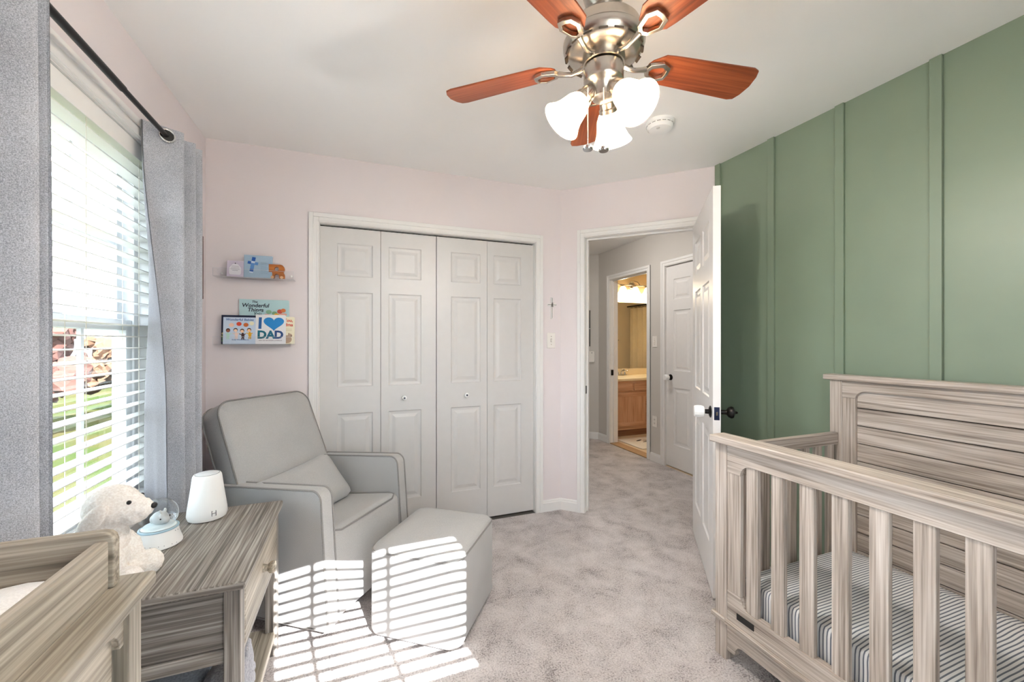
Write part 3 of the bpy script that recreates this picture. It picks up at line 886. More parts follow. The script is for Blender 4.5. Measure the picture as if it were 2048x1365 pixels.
# contoured changing pad: raised long sides, rounded ends
nx, ny = 14, 30
px0, px1, py0, py1 = -.752, -.414, -.30, .872
grid = []
for i in range(nx + 1):
    row = []
    for k in range(ny + 1):
        u, v = i / nx * 2 - 1, k / ny * 2 - 1
        e = max(0, 1 - abs(u) ** 6) ** .35 * max(0, 1 - abs(v) ** 14) ** .35
        z = .862 + e * (.048 + .030 * abs(u) ** 1.6)
        row.append(bm.verts.new((px0 + (px1 - px0) * i / nx, py0 + (py1 - py0) * k / ny, z)))
    grid.append(row)
for i in range(nx):
    for k in range(ny): bm.faces.new((grid[i][k], grid[i + 1][k], grid[i + 1][k + 1], grid[i][k + 1]))
edge = [grid[i][0] for i in range(nx + 1)] + [grid[nx][k] for k in range(1, ny + 1)] + [grid[i][ny] for i in range(nx - 1, -1, -1)] + [grid[0][k] for k in range(ny - 1, 0, -1)]
bm.faces.new(edge[::-1])
pad = tag(obj('changing_pad', bm, 'pad', smooth=80), 'white contoured changing pad lying in the tray', 'changing pad')

# ------------------------------------------------------------------ glider chair
def rounded_profile(pts_r, n=6):
    """polygon corners (x, z, radius) -> rounded outline"""
    out = []; m = len(pts_r)
    for i in range(m):
        p = Vector(pts_r[i][:2]); r = pts_r[i][2]
        if r <= 0: out.append(tuple(p)); continue
        a = (Vector(pts_r[i - 1][:2]) - p).normalized(); b = (Vector(pts_r[(i + 1) % m][:2]) - p).normalized()
        half = a.angle(b) / 2; d = r / math.tan(half)
        c = p + (a + b).normalized() * (r / math.sin(half))
        s, e = p + a * d, p + b * d
        v0, v1 = s - c, e - c
        a0 = math.atan2(v0.y, v0.x); a1 = math.atan2(v1.y, v1.x); da = a1 - a0
        while da > math.pi: da -= 2 * math.pi
        while da < -math.pi: da += 2 * math.pi
        for k in range(n + 1): t = a0 + da * k / n; out.append((c.x + r * math.cos(t), c.y + r * math.sin(t)))
    return out

def make_glider():
    FA = R(-39)
    c = thing('glider_chair', 'light grey upholstered glider armchair with piped seams by the window', 'chair', (-.208, 2.3225, 0), FA)
    W = .62; yh = W / 2; XF = .36
    aw = .068
    tilt = Matrix.Translation((XF, 0, .3)) @ Matrix.Rotation(R(-4.0), 4, 'Y') @ Matrix.Translation((-XF, 0, -.3))
    # arms
    out = rounded_profile([(-.32, .085, .02), (XF, .075, .015), (XF, .655, .045), (-.30, .655, .03)], 7)
    for s in (-1, 1):
        y0, y1 = (-yh, -yh + aw) if s < 0 else (yh - aw, yh)
        bm = prism(bm_new(), out, 'y', y0, y1); xform(bm, tilt)
        a = obj('arm', bm, 'chairfab', c, bevel=.010, seg=3)
        for yy in (y0, y1):
            bm = bm_new(); sgn = 1 if yy == y1 else -1
            pts = [tilt @ Vector((p[0] * .9995, yy + sgn * -.002, p[1])) for p in out]
            tube(bm, pts, .0042, 6, closed=True); obj('piping', bm, 'piping', a, smooth=60)
    # seat block with a crowned cushion top
    iy = yh - aw - .003
    prof = rounded_profile([(-.30, .10, .02), (XF - .012, .082, .015), (XF - .004, .462, .035), (-.26, .425, .02)], 5)
    bm = prism(bm_new(), prof, 'y', -iy, iy); xform(bm, tilt)
    s_ = obj('seat', bm, 'chairfab', c, bevel=.008, seg=3)
    bm = bm_new()
    pts = [tilt @ Vector(p) for p in ((-.2, -iy + .006, .437), (.1, -iy + .006, .450), (XF - .06, -iy + .006, .461), (XF - .022, -iy + .012, .457), (XF - .008, -iy + .05, .446), (XF - .004, 0, .450), (XF - .008, iy - .05, .446), (XF - .022, iy - .012, .457), (XF - .06, iy - .006, .461), (.1, iy - .006, .450), (-.2, iy - .006, .437))]
    tube(bm, pts, .0042, 6); obj('piping', bm, 'piping', s_, smooth=60)
    # reclined back
    top_z = .640; bh = .64; bw = .285; th = .125
    rec = Matrix.Translation((-.075, 0, .40)) @ Matrix.Rotation(R(-23.0), 4, 'Y')
    outb = rounded_profile([(-bw, -.05, .02), (bw, -.05, .02), (bw - .012, bh, .075), (-bw + .012, bh, .075)], 8)
    nb = len(outb)
    bm = bm_new(); loops = []
    for k, (x, sc) in enumerate(((-th, .93), (-th + .02, 1.0), (-.016, 1.0), (0, .985), (.012, .90), (.018, .6))):
        cz = .3
        loops.append([bm.verts.new(rec @ Vector((x, p[0] * sc, cz + (p[1] - cz) * sc))) for p in outb])
    for A, B in zip(loops, loops[1:]):
        for i in range(nb): bm.faces.new((A[i], A[(i + 1) % nb], B[(i + 1) % nb], B[i]))
    bm.faces.new(loops[0][::-1]); bm.faces.new(loops[-1])
    bmesh.ops.recalc_face_normals(bm, faces=bm.faces[:])
    b_ = obj('backrest', bm, 'chairfab', c, smooth=50)
    for x in (0.0, -th + .012):
        bm = bm_new(); tube(bm, [rec @ Vector((x - .002, p[0] * .996, p[1])) for p in outb], .0045, 6, closed=True); obj('piping', bm, 'piping', b_, smooth=60)
    # swivel base
    bm = bm_new(); lathe(bm, [(.235, .0), (.255, .006), (.255, .020), (.235, .026), (.225, .020), (.225, .004)], 48, (.02, 0, 0), close=False)
    obj('base_ring', bm, 'black', c, smooth=40)
    bm = bm_new()
    box(bm, -.21, .25, -.025, .025, .006, .03); box(bm, -.005, .045, -.23, .23, .006, .03)
    lathe(bm, [(.035, .03), (.035, .10)], 16, (.02, 0, 0))
    obj('base_frame', bm, 'black', c, bevel=.004)
    return c
gl = make_glider()
# lumbar pillow resting on the seat
bm = soft_box(-.24, .24, -.13, .13, -.05, .05, .048, puff=.03)
for v in bm.verts:
    u, w = v.co.x / .24, v.co.y / .13
    k = 1 + .10 * (abs(u) ** 3) * (abs(w) ** 3)
    v.co.x *= k; v.co.y *= k; v.co.z *= (1 - .45 * abs(u) ** 4) * (1 - .35 * abs(w) ** 4)
pl = obj('lumbar_pillow', bm, 'chairfab', smooth=80)
pl.matrix_world = Matrix.Translation((-.208, 2.3225, 0)) @ Matrix.Rotation(R(-39), 4, 'Z') @ Matrix.Translation((-.005, -.045, .530)) @ Matrix.Rotation(R(-38), 4, 'Y') @ Matrix.Rotation(R(4), 4, 'X') @ Matrix.Rotation(R(90), 4, 'Z') @ Matrix.Rotation(R(90), 4, 'X')
tag(pl, 'grey lumbar pillow leaning on the glider backrest', 'pillow')

# ------------------------------------------------------------------ ottoman
def make_ottoman():
    o = thing('ottoman', 'light grey upholstered ottoman striped by sunlight on the carpet', 'ottoman', (.352, 1.925, 0), R(-36.5))
    hx, hy = .214, .238
    def loop(ins, z, r):
        return [(p[0], p[1], z) for p in rounded_profile([(-hx + ins, -hy + ins, r), (hx - ins, -hy + ins, r), (hx - ins, hy - ins, r), (-hx + ins, hy - ins, r)], 8)]
    bm = bm_new()
    L = [[bm.verts.new(p) for p in loop(*a)] for a in ((.02, .022, .045), (.006, .024, .05), (.0, .04, .055), (0, .36, .058), (.004, .378, .056), (.014, .392, .05), (.05, .401, .05), (.12, .405, .05))]
    n = len(L[0])
    for A, B in zip(L, L[1:]):
        for i in range(n): bm.faces.new((A[i], A[(i + 1) % n], B[(i + 1) % n], B[i]))
    bm.faces.new(L[0][::-1]); bm.faces.new(L[-1])
    bmesh.ops.recalc_face_normals(bm, faces=bm.faces[:])
    obj('cushion_body', bm, 'chairfab', o, smooth=50)
    bm = bm_new(); tube(bm, loop(.003, .377, .056), .0042, 6, closed=True); obj('piping', bm, 'piping', o, smooth=60)
    for x in (-.16, .16):
        for y in (-.18, .18):
            bm = bm_new(); lathe(bm, [(.018, 0), (.02, .024)], 12, (x, y, 0)); obj('foot', bm, 'black', o)
    return o
make_ottoman()

# ------------------------------------------------------------------ curtains and rod
def curtain(name, top, bot, z0, z1, label, grommets):
    """plan polylines at the top and bottom are rounded and lofted; the cloth has front and lining skins"""
    c = thing(name, label, 'curtain', (0, 0, 0))
    def smooth_line(pts, per=7):
        P = [Vector(p) for p in pts]; P = [P[0] * 2 - P[1]] + P + [P[-1] * 2 - P[-2]]
        out = []
        for i in range(1, len(P) - 2):
            for k in range(per):
                t = k / per
                p0, p1, p2, p3 = P[i - 1:i + 3]
                out.append(.5 * ((2 * p1) + (p2 - p0) * t + (2 * p0 - 5 * p1 + 4 * p2 - p3) * t * t + (3 * p1 - p0 - 3 * p2 + p3) * t ** 3))
        out.append(P[-2]); return out
    A, B = smooth_line(top), smooth_line(bot)
    nz = 22
    for nm, mat, off in (('cloth', 'curtain', .0), ('lining', 'lining', -.0035)):
        bm = bm_new(); rows = []
        for k in range(nz + 1):
            f = k / nz; s = min(1, f / .55); s = s * s * (3 - 2 * s)
            line = [a.lerp(b, s) for a, b in zip(A, B)]
            row = []
            for i, p in enumerate(line):
                t = (line[min(i + 1, len(line) - 1)] - line[max(i - 1, 0)]).normalized()
                nrm = Vector((t.y, -t.x))
                q = p + nrm * off
                wob = .004 * math.sin(i * .9 + f * 9) * f
                row.append(bm.verts.new((q.x + wob, q.y, z1 + (z0 - z1) * f)))
            rows.append(row)
        for k in range(nz):
            for i in range(len(A) - 1):
                f_ = (rows[k][i], rows[k + 1][i], rows[k + 1][i + 1], rows[k][i + 1])
                bm.faces.new(f_)
        obj(nm, bm, mat, c, smooth=80)
    for gx, gy, gz, ang in grommets:
        bm = bm_new()
        mt = Matrix.Rotation(ang, 4, 'Z') @ Matrix.Rotation(R(90), 4, 'Y')
        ring = [Matrix.Translation((gx, gy, gz)) @ mt @ Vector((.0245 * math.cos(2 * math.pi * k / 24), .0245 * math.sin(2 * math.pi * k / 24), 0)) for k in range(24)]
        tube(bm, ring, .0045, 8, closed=True); gr_ = obj('grommet', bm, 'chrome', c, smooth=60)
        bm = bm_new(); mm = Matrix.Translation((gx, gy, gz)) @ mt; lathe(bm, [(.0215, -.0008), (.0215, .0008)], 24, mm.translation, mm.to_3x3()); obj('grommet_hole', bm, 'black', gr_)
    return c
ZR = 2.108
curtain('curtain',
        [(-.775, 1.985), (-.772, 1.99), (-.725, 2.02), (-.668, 2.062), (-.72, 2.085), (-.765, 2.11), (-.70, 2.13), (-.655, 2.15), (-.71, 2.165), (-.765, 2.18), (-.70, 2.195), (-.65, 2.215), (-.72, 2.235), (-.765, 2.26)],
        [(-.690, 1.968), (-.735, 1.995), (-.780, 2.035), (-.668, 2.062), (-.72, 2.085), (-.765, 2.11), (-.70, 2.13), (-.655, 2.15), (-.71, 2.165), (-.765, 2.18), (-.70, 2.195), (-.65, 2.215), (-.72, 2.235), (-.765, 2.26)],
        .03, 2.142, 'grey linen curtain panel gathered beside the book ledge wall', [(-.7105, 2.0235, ZR, R(-53))])
curtain('curtain',
        [(-.74, .96), (-.66, .99), (-.735, 1.03), (-.655, 1.075), (-.735, 1.115), (-.648, 1.195), (-.735, 1.215), (-.658, 1.240), (-.735, 1.252), (-.668, 1.268)],
        [(-.74, .96), (-.66, .99), (-.735, 1.03), (-.655, 1.075), (-.735, 1.115), (-.646, 1.200), (-.735, 1.22), (-.655, 1.246), (-.735, 1.258), (-.664, 1.275)],
        .03, 2.142, 'grey linen curtain panel nearest the viewer at the left edge', [])
curtain('curtain', [(.105, -.375), (.08, -.335), (.06, -.405), (.02, -.335), (-.02, -.405), (-.06, -.335), (-.10, -.405), (-.14, -.345)],
        [(.105, -.375), (.08, -.335), (.06, -.405), (.02, -.335), (-.02, -.405), (-.06, -.335), (-.10, -.405), (-.14, -.345)], .03, 2.142, 'added grey linen curtain panel behind the viewer trimming the sun patch', [])  # unseen panel, added to cut the left edge of the sunlight
rod = thing('curtain_rod', 'black curtain rod over the window behind the viewer', 'curtain rod', (.42, -.37, ZR))
bm = bm_new(); tube(bm, [(-.65, 0, 0), (.65, 0, 0)], .0115, 16); obj('rod_sleeve', bm, 'rod', rod, smooth=40)
for x in (-.60, .60):
    bm = bm_new(); tube(bm, [(x, -.078, 0), (x, 0, -.012)], .006, 8); obj('bracket', bm, 'rod', rod)
rod = thing('curtain_rod', 'thin black telescoping curtain rod above the window', 'curtain rod', (-.715, 1.6, ZR))
bm = bm_new(); tube(bm, [(0, -.75, 0), (0, .10, 0)], .0115, 16); obj('rod_sleeve', bm, 'rod', rod, smooth=40)
bm = bm_new(); tube(bm, [(0, .09, 0), (0, .72, 0)], .009, 16); obj('rod_tube', bm, 'rod', rod, smooth=40)
for y in (-.76, .73):
    bm = bm_new(); ball(bm, (0, y, 0), .018, 16); obj('finial', bm, 'rod', rod, smooth=60)
for y in (-.70, .69):
    bm = bm_new(); tube(bm, [(-.086, y, 0), (0, y, -.012)], .006, 8); box(bm, -.088, -.083, y - .012, y + .012, -.03, .03); obj('bracket', bm, 'rod', rod)

# ------------------------------------------------------------------ ceiling fan
def make_fan():
    FX, FY = .705, 1.064
    f = thing('ceiling_fan', 'brushed nickel ceiling fan with five walnut blades and lit glass shades', 'ceiling fan', (FX, FY, 0))
    bm = bm_new(); lathe(bm, [(.068, 2.4395), (.068, 2.40), (.064, 2.345), (.054, 2.308), (.036, 2.292), (.018, 2.290)], 40); obj('canopy', bm, 'nickel', f, smooth=35)
    bm = bm_new(); lathe(bm, [(.0125, 2.31), (.0125, 2.255)], 20); lathe(bm, [(.022, 2.274), (.022, 2.264), (.016, 2.256)], 24); obj('downrod', bm, 'nickel', f, smooth=35)
    bm = bm_new(); lathe(bm, [(.015, 2.262), (.045, 2.260), (.072, 2.254), (.096, 2.243), (.109, 2.228), (.112, 2.210), (.112, 2.202), (.116, 2.200), (.116, 2.196), (.120, 2.192), (.123, 2.187)], 56, close=False); hs = obj('motor_housing', bm, 'nickel', f, smooth=30)
    bm = bm_new(); lathe(bm, [(.123, 2.187), (.1225, 2.178), (.117, 2.164), (.106, 2.152), (.090, 2.146), (.070, 2.143), (.03, 2.143)], 56, close=False); lb = obj('lower_housing', bm, 'nickel', f, smooth=30)
    for i in range(16):
        a = 2 * math.pi * (i + .5) / 16
        mt = Matrix.Rotation(a, 4, 'Z') @ Matrix.Translation((.1125, 0, 2.159)) @ Matrix.Rotation(R(46), 4, 'Y')
        bm = box(bm_new(), -.0065, .0065, -.0125, .0125, -.004, .0006); xform(bm, mt)
        obj('vent_slot', bm, 'dknickel', lb)
    bm = bm_new(); lathe(bm, [(.064, 2.143), (.064, 2.120), (.058, 2.118)], 40); obj('flywheel', bm, 'nickel', f, smooth=30)
    bm = bm_new(); lathe(bm, [(.052, 2.119), (.052, 2.113)], 40); obj('shadow_gap', bm, 'dknickel', f, smooth=30)
    bm = bm_new(); lathe(bm, [(.060, 2.113), (.060, 2.074), (.057, 2.068), (.046, 2.060), (.036, 2.040), (.034, 2.022), (.020, 2.014), (.006, 2.010)], 40); obj('switch_housing', bm, 'nickel', f, smooth=30)
    # blades
    ab = -6.8
    bl = None
    for k in range(5):
        ang = R(ab + 72 * k)
        # blade in local x
        if bl is None:
            out = [(.175, -.030), (.160, -.022), (.155, 0), (.160, .022), (.175, .030), (.195, .048), (.24, .052), (.40, .060), (.535, .064), (.548, .056), (.556, .03), (.560, 0), (.552, -.030), (.540, -.058), (.530, -.064), (.40, -.060), (.24, -.052), (.195, -.048)]
            out = [(.158, -.026), (.150, -.012), (.150, .012), (.158, .026), (.190, .050), (.22, .053), (.40, .060), (.500, .064), (.520, .058), (.531, .036), (.537, .0), (.531, -.036), (.520, -.058), (.500, -.064), (.40, -.060), (.22, -.053), (.190, -.050)]
            bm = prism(bm_new(), out, 'z', -.003, .003)
            bl = obj('blade', bm, 'blade', f, bevel=.0012, seg=1)
            o = bl
            # blade iron: curved arm and open hexagonal bracket
            bm = bm_new()
            tube(bm, [(.058, 0, -.010), (.078, 0, -.018), (.100, 0, -.022), (.122, 0, -.017), (.142, 0, -.011)], [.0085, .0075, .007, .0075, .009], 10)
            ir = obj('blade_iron', bm, 'nickel', f, smooth=50)
            bm = bm_new()
            hexo = [(.138, .0), (.150, .020), (.190, .034), (.218, .022), (.222, 0), (.218, -.022), (.190, -.034), (.150, -.020)]
            hexi = [(.154, .0), (.160, .011), (.189, .021), (.207, .013), (.209, 0), (.207, -.013), (.189, -.021), (.160, -.011)]
            n = len(hexo)
            V = [[bm.verts.new((p[0], p[1], z)) for p in q] for q, z in ((hexo, -.004), (hexo, -.016), (hexi, -.018), (hexi, -.004))]
            for A, B in ((V[0], V[1]), (V[1], V[2]), (V[2], V[3]), (V[3], V[0])):
                for i in range(n): bm.faces.new((A[i], A[(i + 1) % n], B[(i + 1) % n], B[i]))
            bmesh.ops.recalc_face_normals(bm, faces=bm.faces[:])
            br = obj('blade_bracket', bm, 'nickel', ir, bevel=.0015, seg=1)
            o.location = ir.location = (0, 0, 2.143)
            o.rotation_euler = (R(-12), 0, ang); ir.rotation_euler = (R(-12), 0, ang)
        else:
            dup(bl, (0, 0, 2.143), (R(-12), 0, ang), f)
            i2 = dup(ir, (0, 0, 2.143), (R(-12), 0, ang), f); dup(br, parent=i2)
    # three lamp arms, sockets, bell shades and bulbs
    for k, a in enumerate((44, 164, 284)):
        Rz = Matrix.Rotation(R(a), 4, 'Z')
        mt = Rz @ Matrix.Translation((.040, 0, 2.045)) @ Matrix.Rotation(R(180 - 42), 4, 'Y')
        bm = bm_new(); lathe(bm, [(.016, -.012), (.022, .004), (.024, .012), (.024, .026), (.028, .030), (.028, .042), (.022, .044)], 24, mat=mt.to_3x3(), c=mt.translation); so = obj('lamp_socket', bm, 'nickel', f, smooth=35)
        bm = bm_new(); lathe(bm, [(.024, .036), (.031, .046), (.038, .060), (.042, .080), (.046, .100), (.054, .120), (.064, .136), (.062, .1365), (.052, .121), (.044, .101), (.040, .081), (.036, .061), (.029, .047)], 32, mat=mt.to_3x3(), c=mt.translation, close=False)
        obj('glass_shade', bm, 'shade', f, smooth=60)
        bm = bm_new(); ball(bm, mt @ Vector((0, 0, .092)), .024, 16); obj('bulb', bm, 'bulb', so, smooth=80)
        ld = bpy.data.lights.new('fan_bulb_light', 'POINT'); ld.energy = 12.5; ld.color = (1.0, .975, .94); ld.shadow_soft_size = .026
        lo = bpy.data.objects.new('fan_bulb_light', ld); C.objects.link(lo); lo.parent = f; lo.location = mt @ Vector((0, 0, .119))
    # pull chains
    for (x, y, zb) in ((-.072, -.028, 1.842), (-.030, -.046, 1.838)):
        bm = bm_new()
        n = int((2.03 - zb - .012) / .0042)
        for i in range(n):
            bmesh.ops.create_icosphere(bm, subdivisions=1, radius=.0019, matrix=Matrix.Translation((x, y, zb + .012 + i * .0042)))
        ch = obj('pull_chain', bm, 'chrome', f, smooth=80)
        bm = bm_new(); lathe(bm, [(.004, .013), (.014, .010), (.0155, .004), (.013, 0), (.002, 0)], 20, (x, y, zb - .002)); obj('pull_medallion', bm, 'chrome', ch, smooth=40)
    return f
M['shade'] = lampshade('frosted_glass_shade', (255, 240, 215), 4.0)
M['bulb'] = emit('lit_bulb', (255, 232, 190), 6.0)
make_fan()
# ================================================================== SMALL THINGS
def flat_poly(pts, t=0.0006, axis='y', at=0.0):
    """thin printed or cut-out shape in the x-z plane, front towards -y"""
    return prism(bm_new(), pts, 'y', at - t, at)
def ellipse(cx, cz, rx, rz, n=20, rot=0):
    c, s = math.cos(rot), math.sin(rot)
    return [(cx + rx * math.cos(2 * math.pi * k / n) * c - rz * math.sin(2 * math.pi * k / n) * s, cz + rx * math.cos(2 * math.pi * k / n) * s + rz * math.sin(2 * math.pi * k / n) * c) for k in range(n)]
def ink(name, col, rough=.5): return plain(name, col, rough, var=.03)
RX90 = (R(90), 0, 0)

# ------------------------------------------------------------------ acrylic ledges
def ledge(z, label):
    o = thing('wall_ledge', label, 'shelf', (-.745, YB, z), group='clear acrylic ledges by the closet')
    w = .398
    bm = bm_new(); box(bm, 0, w, -.0035, -.0005, 0, .052); box(bm, 0, w, -.088, -.0035, 0, .0035); box(bm, 0, w, -.088, -.085, .0035, .046)
    obj('acrylic_tray', bm, 'acrylic', o)
    edge = plain('acrylic_edge', (214, 216, 220), .15, var=.02)
    for (a, b, c_, d) in ((-.0885, -.0845, .0455, .0468), (-.0885, -.0, -.0006, .0004)):
        bxo('polished_edge', (0, w, a, a + .0014, c_, d), edge, o)
    for x in (0, w - .0014):
        bxo('polished_edge', (x, x + .0014, -.088, -.0866, 0, .046), edge, o)
    for x in (.022, w - .022):
        bm = bm_new(); lathe(bm, [(.006, 0), (.006, .003), (.003, .0045)], 14, (x, -.0035, .03), Matrix.Rotation(R(90), 3, 'X')); obj('screw', bm, 'white_pl', o, smooth=40)
    return o
ledge(1.645, 'clear acrylic wall ledge holding keepsakes and the letter block')
ledge(1.262, 'clear acrylic wall ledge holding picture books')
Z1, Z2 = 1.6487, 1.2657

# upper ledge keepsakes
o = tag(bxo('keepsake_card', (-.041, .041, -.006, .006, 0, .094), ink('lilac_card', (206, 196, 214), .2), bevel=.002, loc=(-.645, 2.725, Z1), rot=(R(-8), 0, 0)), 'small lilac keepsake card under clear wrap on upper ledge', 'card')
bm = flat_poly(rounded_profile([(-.028, .012, .008), (.028, .012, .008), (.03, .05, .02), (.012, .074, .012), (-.012, .074, .012), (-.03, .05, .02)]), .0008, at=-.0062); obj('card_cutout', bm, ink('pale_grey_card', (228, 226, 232)), o)
for k, wd in enumerate((.017, .02, .021, .014)):
    bxo('printed_line', (-wd, wd, -.0075, -.007, .060 - k * .0085, .0615 - k * .0085), ink('grey_print', (128, 122, 140)), o)
bm = flat_poly(ellipse(0, .078, .003, .003), .001, at=-.0066); obj('dot', bm, 'black', o)

o = tag(bxo('cross_plaque', (-.0715, .0715, -.008, .008, 0, .132), ink('pale_blue_plaque', (164, 188, 208), .15), bevel=.002, loc=(-.532, 2.727, Z1), rot=(R(-6), 0, 0)), 'pale blue glass plaque with a blue cross on upper ledge', 'plaque')
blue = [ink('cobalt_tile', (48, 96, 176), .2), ink('sky_tile', (96, 146, 206), .2), ink('ice_tile', (214, 226, 240), .2)]
tilt = R(-8)
def rot2(p, c=(-.028, .075), a=tilt): return (c[0] + (p[0]) * math.cos(a) - p[1] * math.sin(a), c[1] + p[0] * math.sin(a) + p[1] * math.cos(a))
for k, (x0, x1, z0, z1, m) in enumerate(((-.009, .009, .022, .045, 0), (-.009, .009, .010, .021, 2), (-.009, .009, -.006, .009, 1), (-.009, .009, -.024, -.007, 1), (-.009, .009, -.040, -.025, 0), (-.009, .009, -.048, -.041, 2), (-.026, -.010, .002, .018, 0), (.010, .026, .002, .018, 1))):
    bm = flat_poly([rot2(p) for p in ((x0, z0), (x1, z0), (x1, z1), (x0, z1))], .0012, at=-.008); obj('cross_tile', bm, blue[m], o)
for k in range(9):
    bxo('printed_line', (.012, .012 + .042 * (.7 + .3 * ((k * 37) % 10) / 10), -.0088, -.008, .090 - k * .0078, .0910 - k * .0078), ink('plaque_print', (110, 136, 160)), o)

# letter R block on wheels
o = thing('letter_block', 'orange brown wooden letter R on small wheels on upper ledge', 'toy', (-.4385, 2.735, Z1 + .004))
honey = wood('honey_wood', (150, 84, 30), (190, 112, 44), (212, 140, 66), 'x', fine=.8)
bm = bm_new()
hl = lambda a0, a1: [(.012 * math.cos(R(a0 + (a1 - a0) * k / 6)), .055 + .012 * math.sin(R(a0 + (a1 - a0) * k / 6))) for k in range(7)]
prism(bm, [(0, .080), (-.040, .080), (-.040, 0), (-.013, 0), (-.0125, .014), (-.009, .022), (0, .026)] + hl(270, 90), 'y', -.012, .012)
prism(bm, [(0, .026), (.009, .022), (.0125, .014), (.013, 0), (.041, 0), (.041, .020), (.038, .030), (.033, .036), (.038, .043), (.041, .055), (.038, .068), (.031, .077), (.022, .080), (0, .080)] + hl(90, -90), 'y', -.012, .012)
rb = obj('letter_body', bm, honey, o)
for x in (-.022, .026):
    bm = bm_new(); lathe(bm, [(.0085, -.016), (.0085, .016)], 18, (x, 0, .0045), Matrix.Rotation(R(90), 3, 'X')); obj('wheel', bm, ink('pale_wheel', (214, 170, 130)), o, smooth=40, bevel=.001)

# books on the lower ledge
def book(w, h, t, cover, x, y, lean, label, name='picture_book'):
    o = thing(name, label, 'book', (x, y, Z2 + .0005), group='picture books on the lower ledge')
    o.rotation_euler = (R(-lean), 0, 0)
    r = min(.006, w * .05)
    bm = bm_new(); prism(bm, rounded_profile([(-w / 2, 0, .001), (w / 2, 0, r), (w / 2, h, r), (-w / 2, h, .001)], 4), 'y', -t / 2, -t / 2 + .002)
    prism(bm, rounded_profile([(-w / 2, 0, .001), (w / 2, 0, r), (w / 2, h, r), (-w / 2, h, .001)], 4), 'y', t / 2 - .002, t / 2)
    box(bm, -w / 2, -w / 2 + .002, -t / 2 + .002, t / 2 - .002, 0, h)
    obj('cover', bm, cover, o)
    bm = box(bm_new(), -w / 2 + .002, w / 2 - .003, -t / 2 + .002, t / 2 - .002, .002, h - .003); obj('pages', bm, ink('book_pages', (240, 236, 226)), o)
    o['front'] = -t / 2
    return o
paper = [0]
def put(o, pts, col, nm, lift=.0004):
    return obj(nm, flat_poly(pts, .0004, at=o['front'] - lift + .0004), ink('print_' + nm, col), o)
def write(o, s, size, x, z, col, bold=0, shear=0, align='CENTER', lift=.0006):
    return text('lettering', s, size, ink('lettering_ink', col), o, (x, o['front'] - lift, z), RX90, .0002, bold, align, shear)

b = book(.255, .262, .012, ink('teal_cover', (182, 214, 218), .4), -.508, 2.768, 1.5, 'tall pale aqua picture book at the back of the lower ledge')
write(b, 'The', .018, -.050, .2475, (40, 46, 62), .0004, .15)
write(b, 'Wonderful', .031, -.046, .226, (40, 46, 62), .0007, .15)
write(b, 'Things', .031, -.046, .200, (40, 46, 62), .0007, .15)
write(b, 'You', .024, -.036, .177, (40, 46, 62), .0005, .15)
for (x, z, rx, rz, c) in ((.022, .190, .015, .012, (142, 188, 156)), (.052, .182, .014, .012, (128, 170, 132)), (.080, .194, .015, .013, (204, 84, 66)), (.098, .200, .013, .012, (214, 122, 66)), (.064, .174, .014, .008, (240, 172, 40)), (.098, .176, .020, .008, (236, 178, 164)), (.012, .172, .014, .006, (232, 170, 160))):
    put(b, ellipse(x, z, rx, rz, 18), c, 'balloon', .0005 + random.random() * .0003)

b = book(.176, .166, .014, ink('navy_cover', (26, 36, 66), .35), -.628, 2.744, 3.5, 'dark navy picture book partly hidden behind a light blue board book')
for (x, z, c) in ((-.083, .02, (60, 96, 62)), (-.084, .045, (150, 150, 80)), (-.082, .06, (196, 180, 120)), (-.081, .034, (84, 110, 70))):
    put(b, ellipse(x, z, .004, .006, 10), c, 'meadow_fleck')

b = book(.160, .153, .018, ink('ice_blue_cover', (204, 220, 238), .35), -.622, 2.7222, 5, 'light blue board book with four small babies and coloured dots')
write(b, 'Wonderful Babies', .0185, .0, .139, (44, 92, 160), .0003, .1)
for (x, z, c) in ((-.040, .108, (240, 200, 180)), (-.004, .115, (222, 78, 52)), (.030, .110, (196, 98, 40)), (.058, .119, (240, 236, 206))):
    put(b, ellipse(x, z, .0125, .0115, 18), c, 'coloured_dot')
skin = [(150, 92, 72), (246, 214, 192), (246, 206, 172), (244, 200, 160)]
suit = [(190, 226, 214), (240, 214, 204), (70, 42, 44), (236, 178, 40)]
for k, (x, z) in enumerate(((-.056, .076), (-.020, .078), (.012, .074), (.046, .079))):
    put(b, ellipse(x, z + .002, .0105, .0115, 14), (62, 38, 36), 'hair')
    put(b, ellipse(x, z - .001, .0085, .0085, 14), skin[k], 'face', .0006)
    put(b, ellipse(x + (.004 if k else 0), z - .025, .008, .016, 14, .1), suit[k], 'body')
    for s in (-1, 1):
        put(b, ellipse(x + s * .004 + (.004 if k else 0), z - .043, .003, .008, 10), suit[k], 'small_leg')
        put(b, ellipse(x + s * .011 + .002, z - .018, .0065, .0025, 10, s * .5), suit[k], 'small_arm')
write(b, 'Emily Winfield Martin', .0095, .005, .024, (74, 112, 168), .0001)

b = book(.152, .171, .020, ink('white_cover', (238, 238, 240), .3), -.468, 2.722, 4.5, 'white board book with a large blue heart and bold blue lettering')
put(b, [(-.062, .088), (-.047, .088), (-.045, .155), (-.060, .155)], (38, 96, 158), 'letter_stroke')
heart = []
for k in range(36):
    t = 2 * math.pi * k / 36
    heart.append((.016 + .0525 / 16 * 16 * math.sin(t) ** 3, .122 + .0475 / 17 * (13 * math.cos(t) - 5 * math.cos(2 * t) - 2 * math.cos(3 * t) - math.cos(4 * t))))
put(b, heart, (28, 136, 208), 'heart')
for s, x, c in (('D', -.044, (18, 110, 130)), ('A', .0, (24, 108, 138)), ('D', .042, (34, 74, 132))):
    write(b, s, .062, x, .052, c, .0028)
write(b, 'WITH THE VERY HUNGRY CATERPILLAR', .0065, 0, .020, (120, 92, 110), .0001)

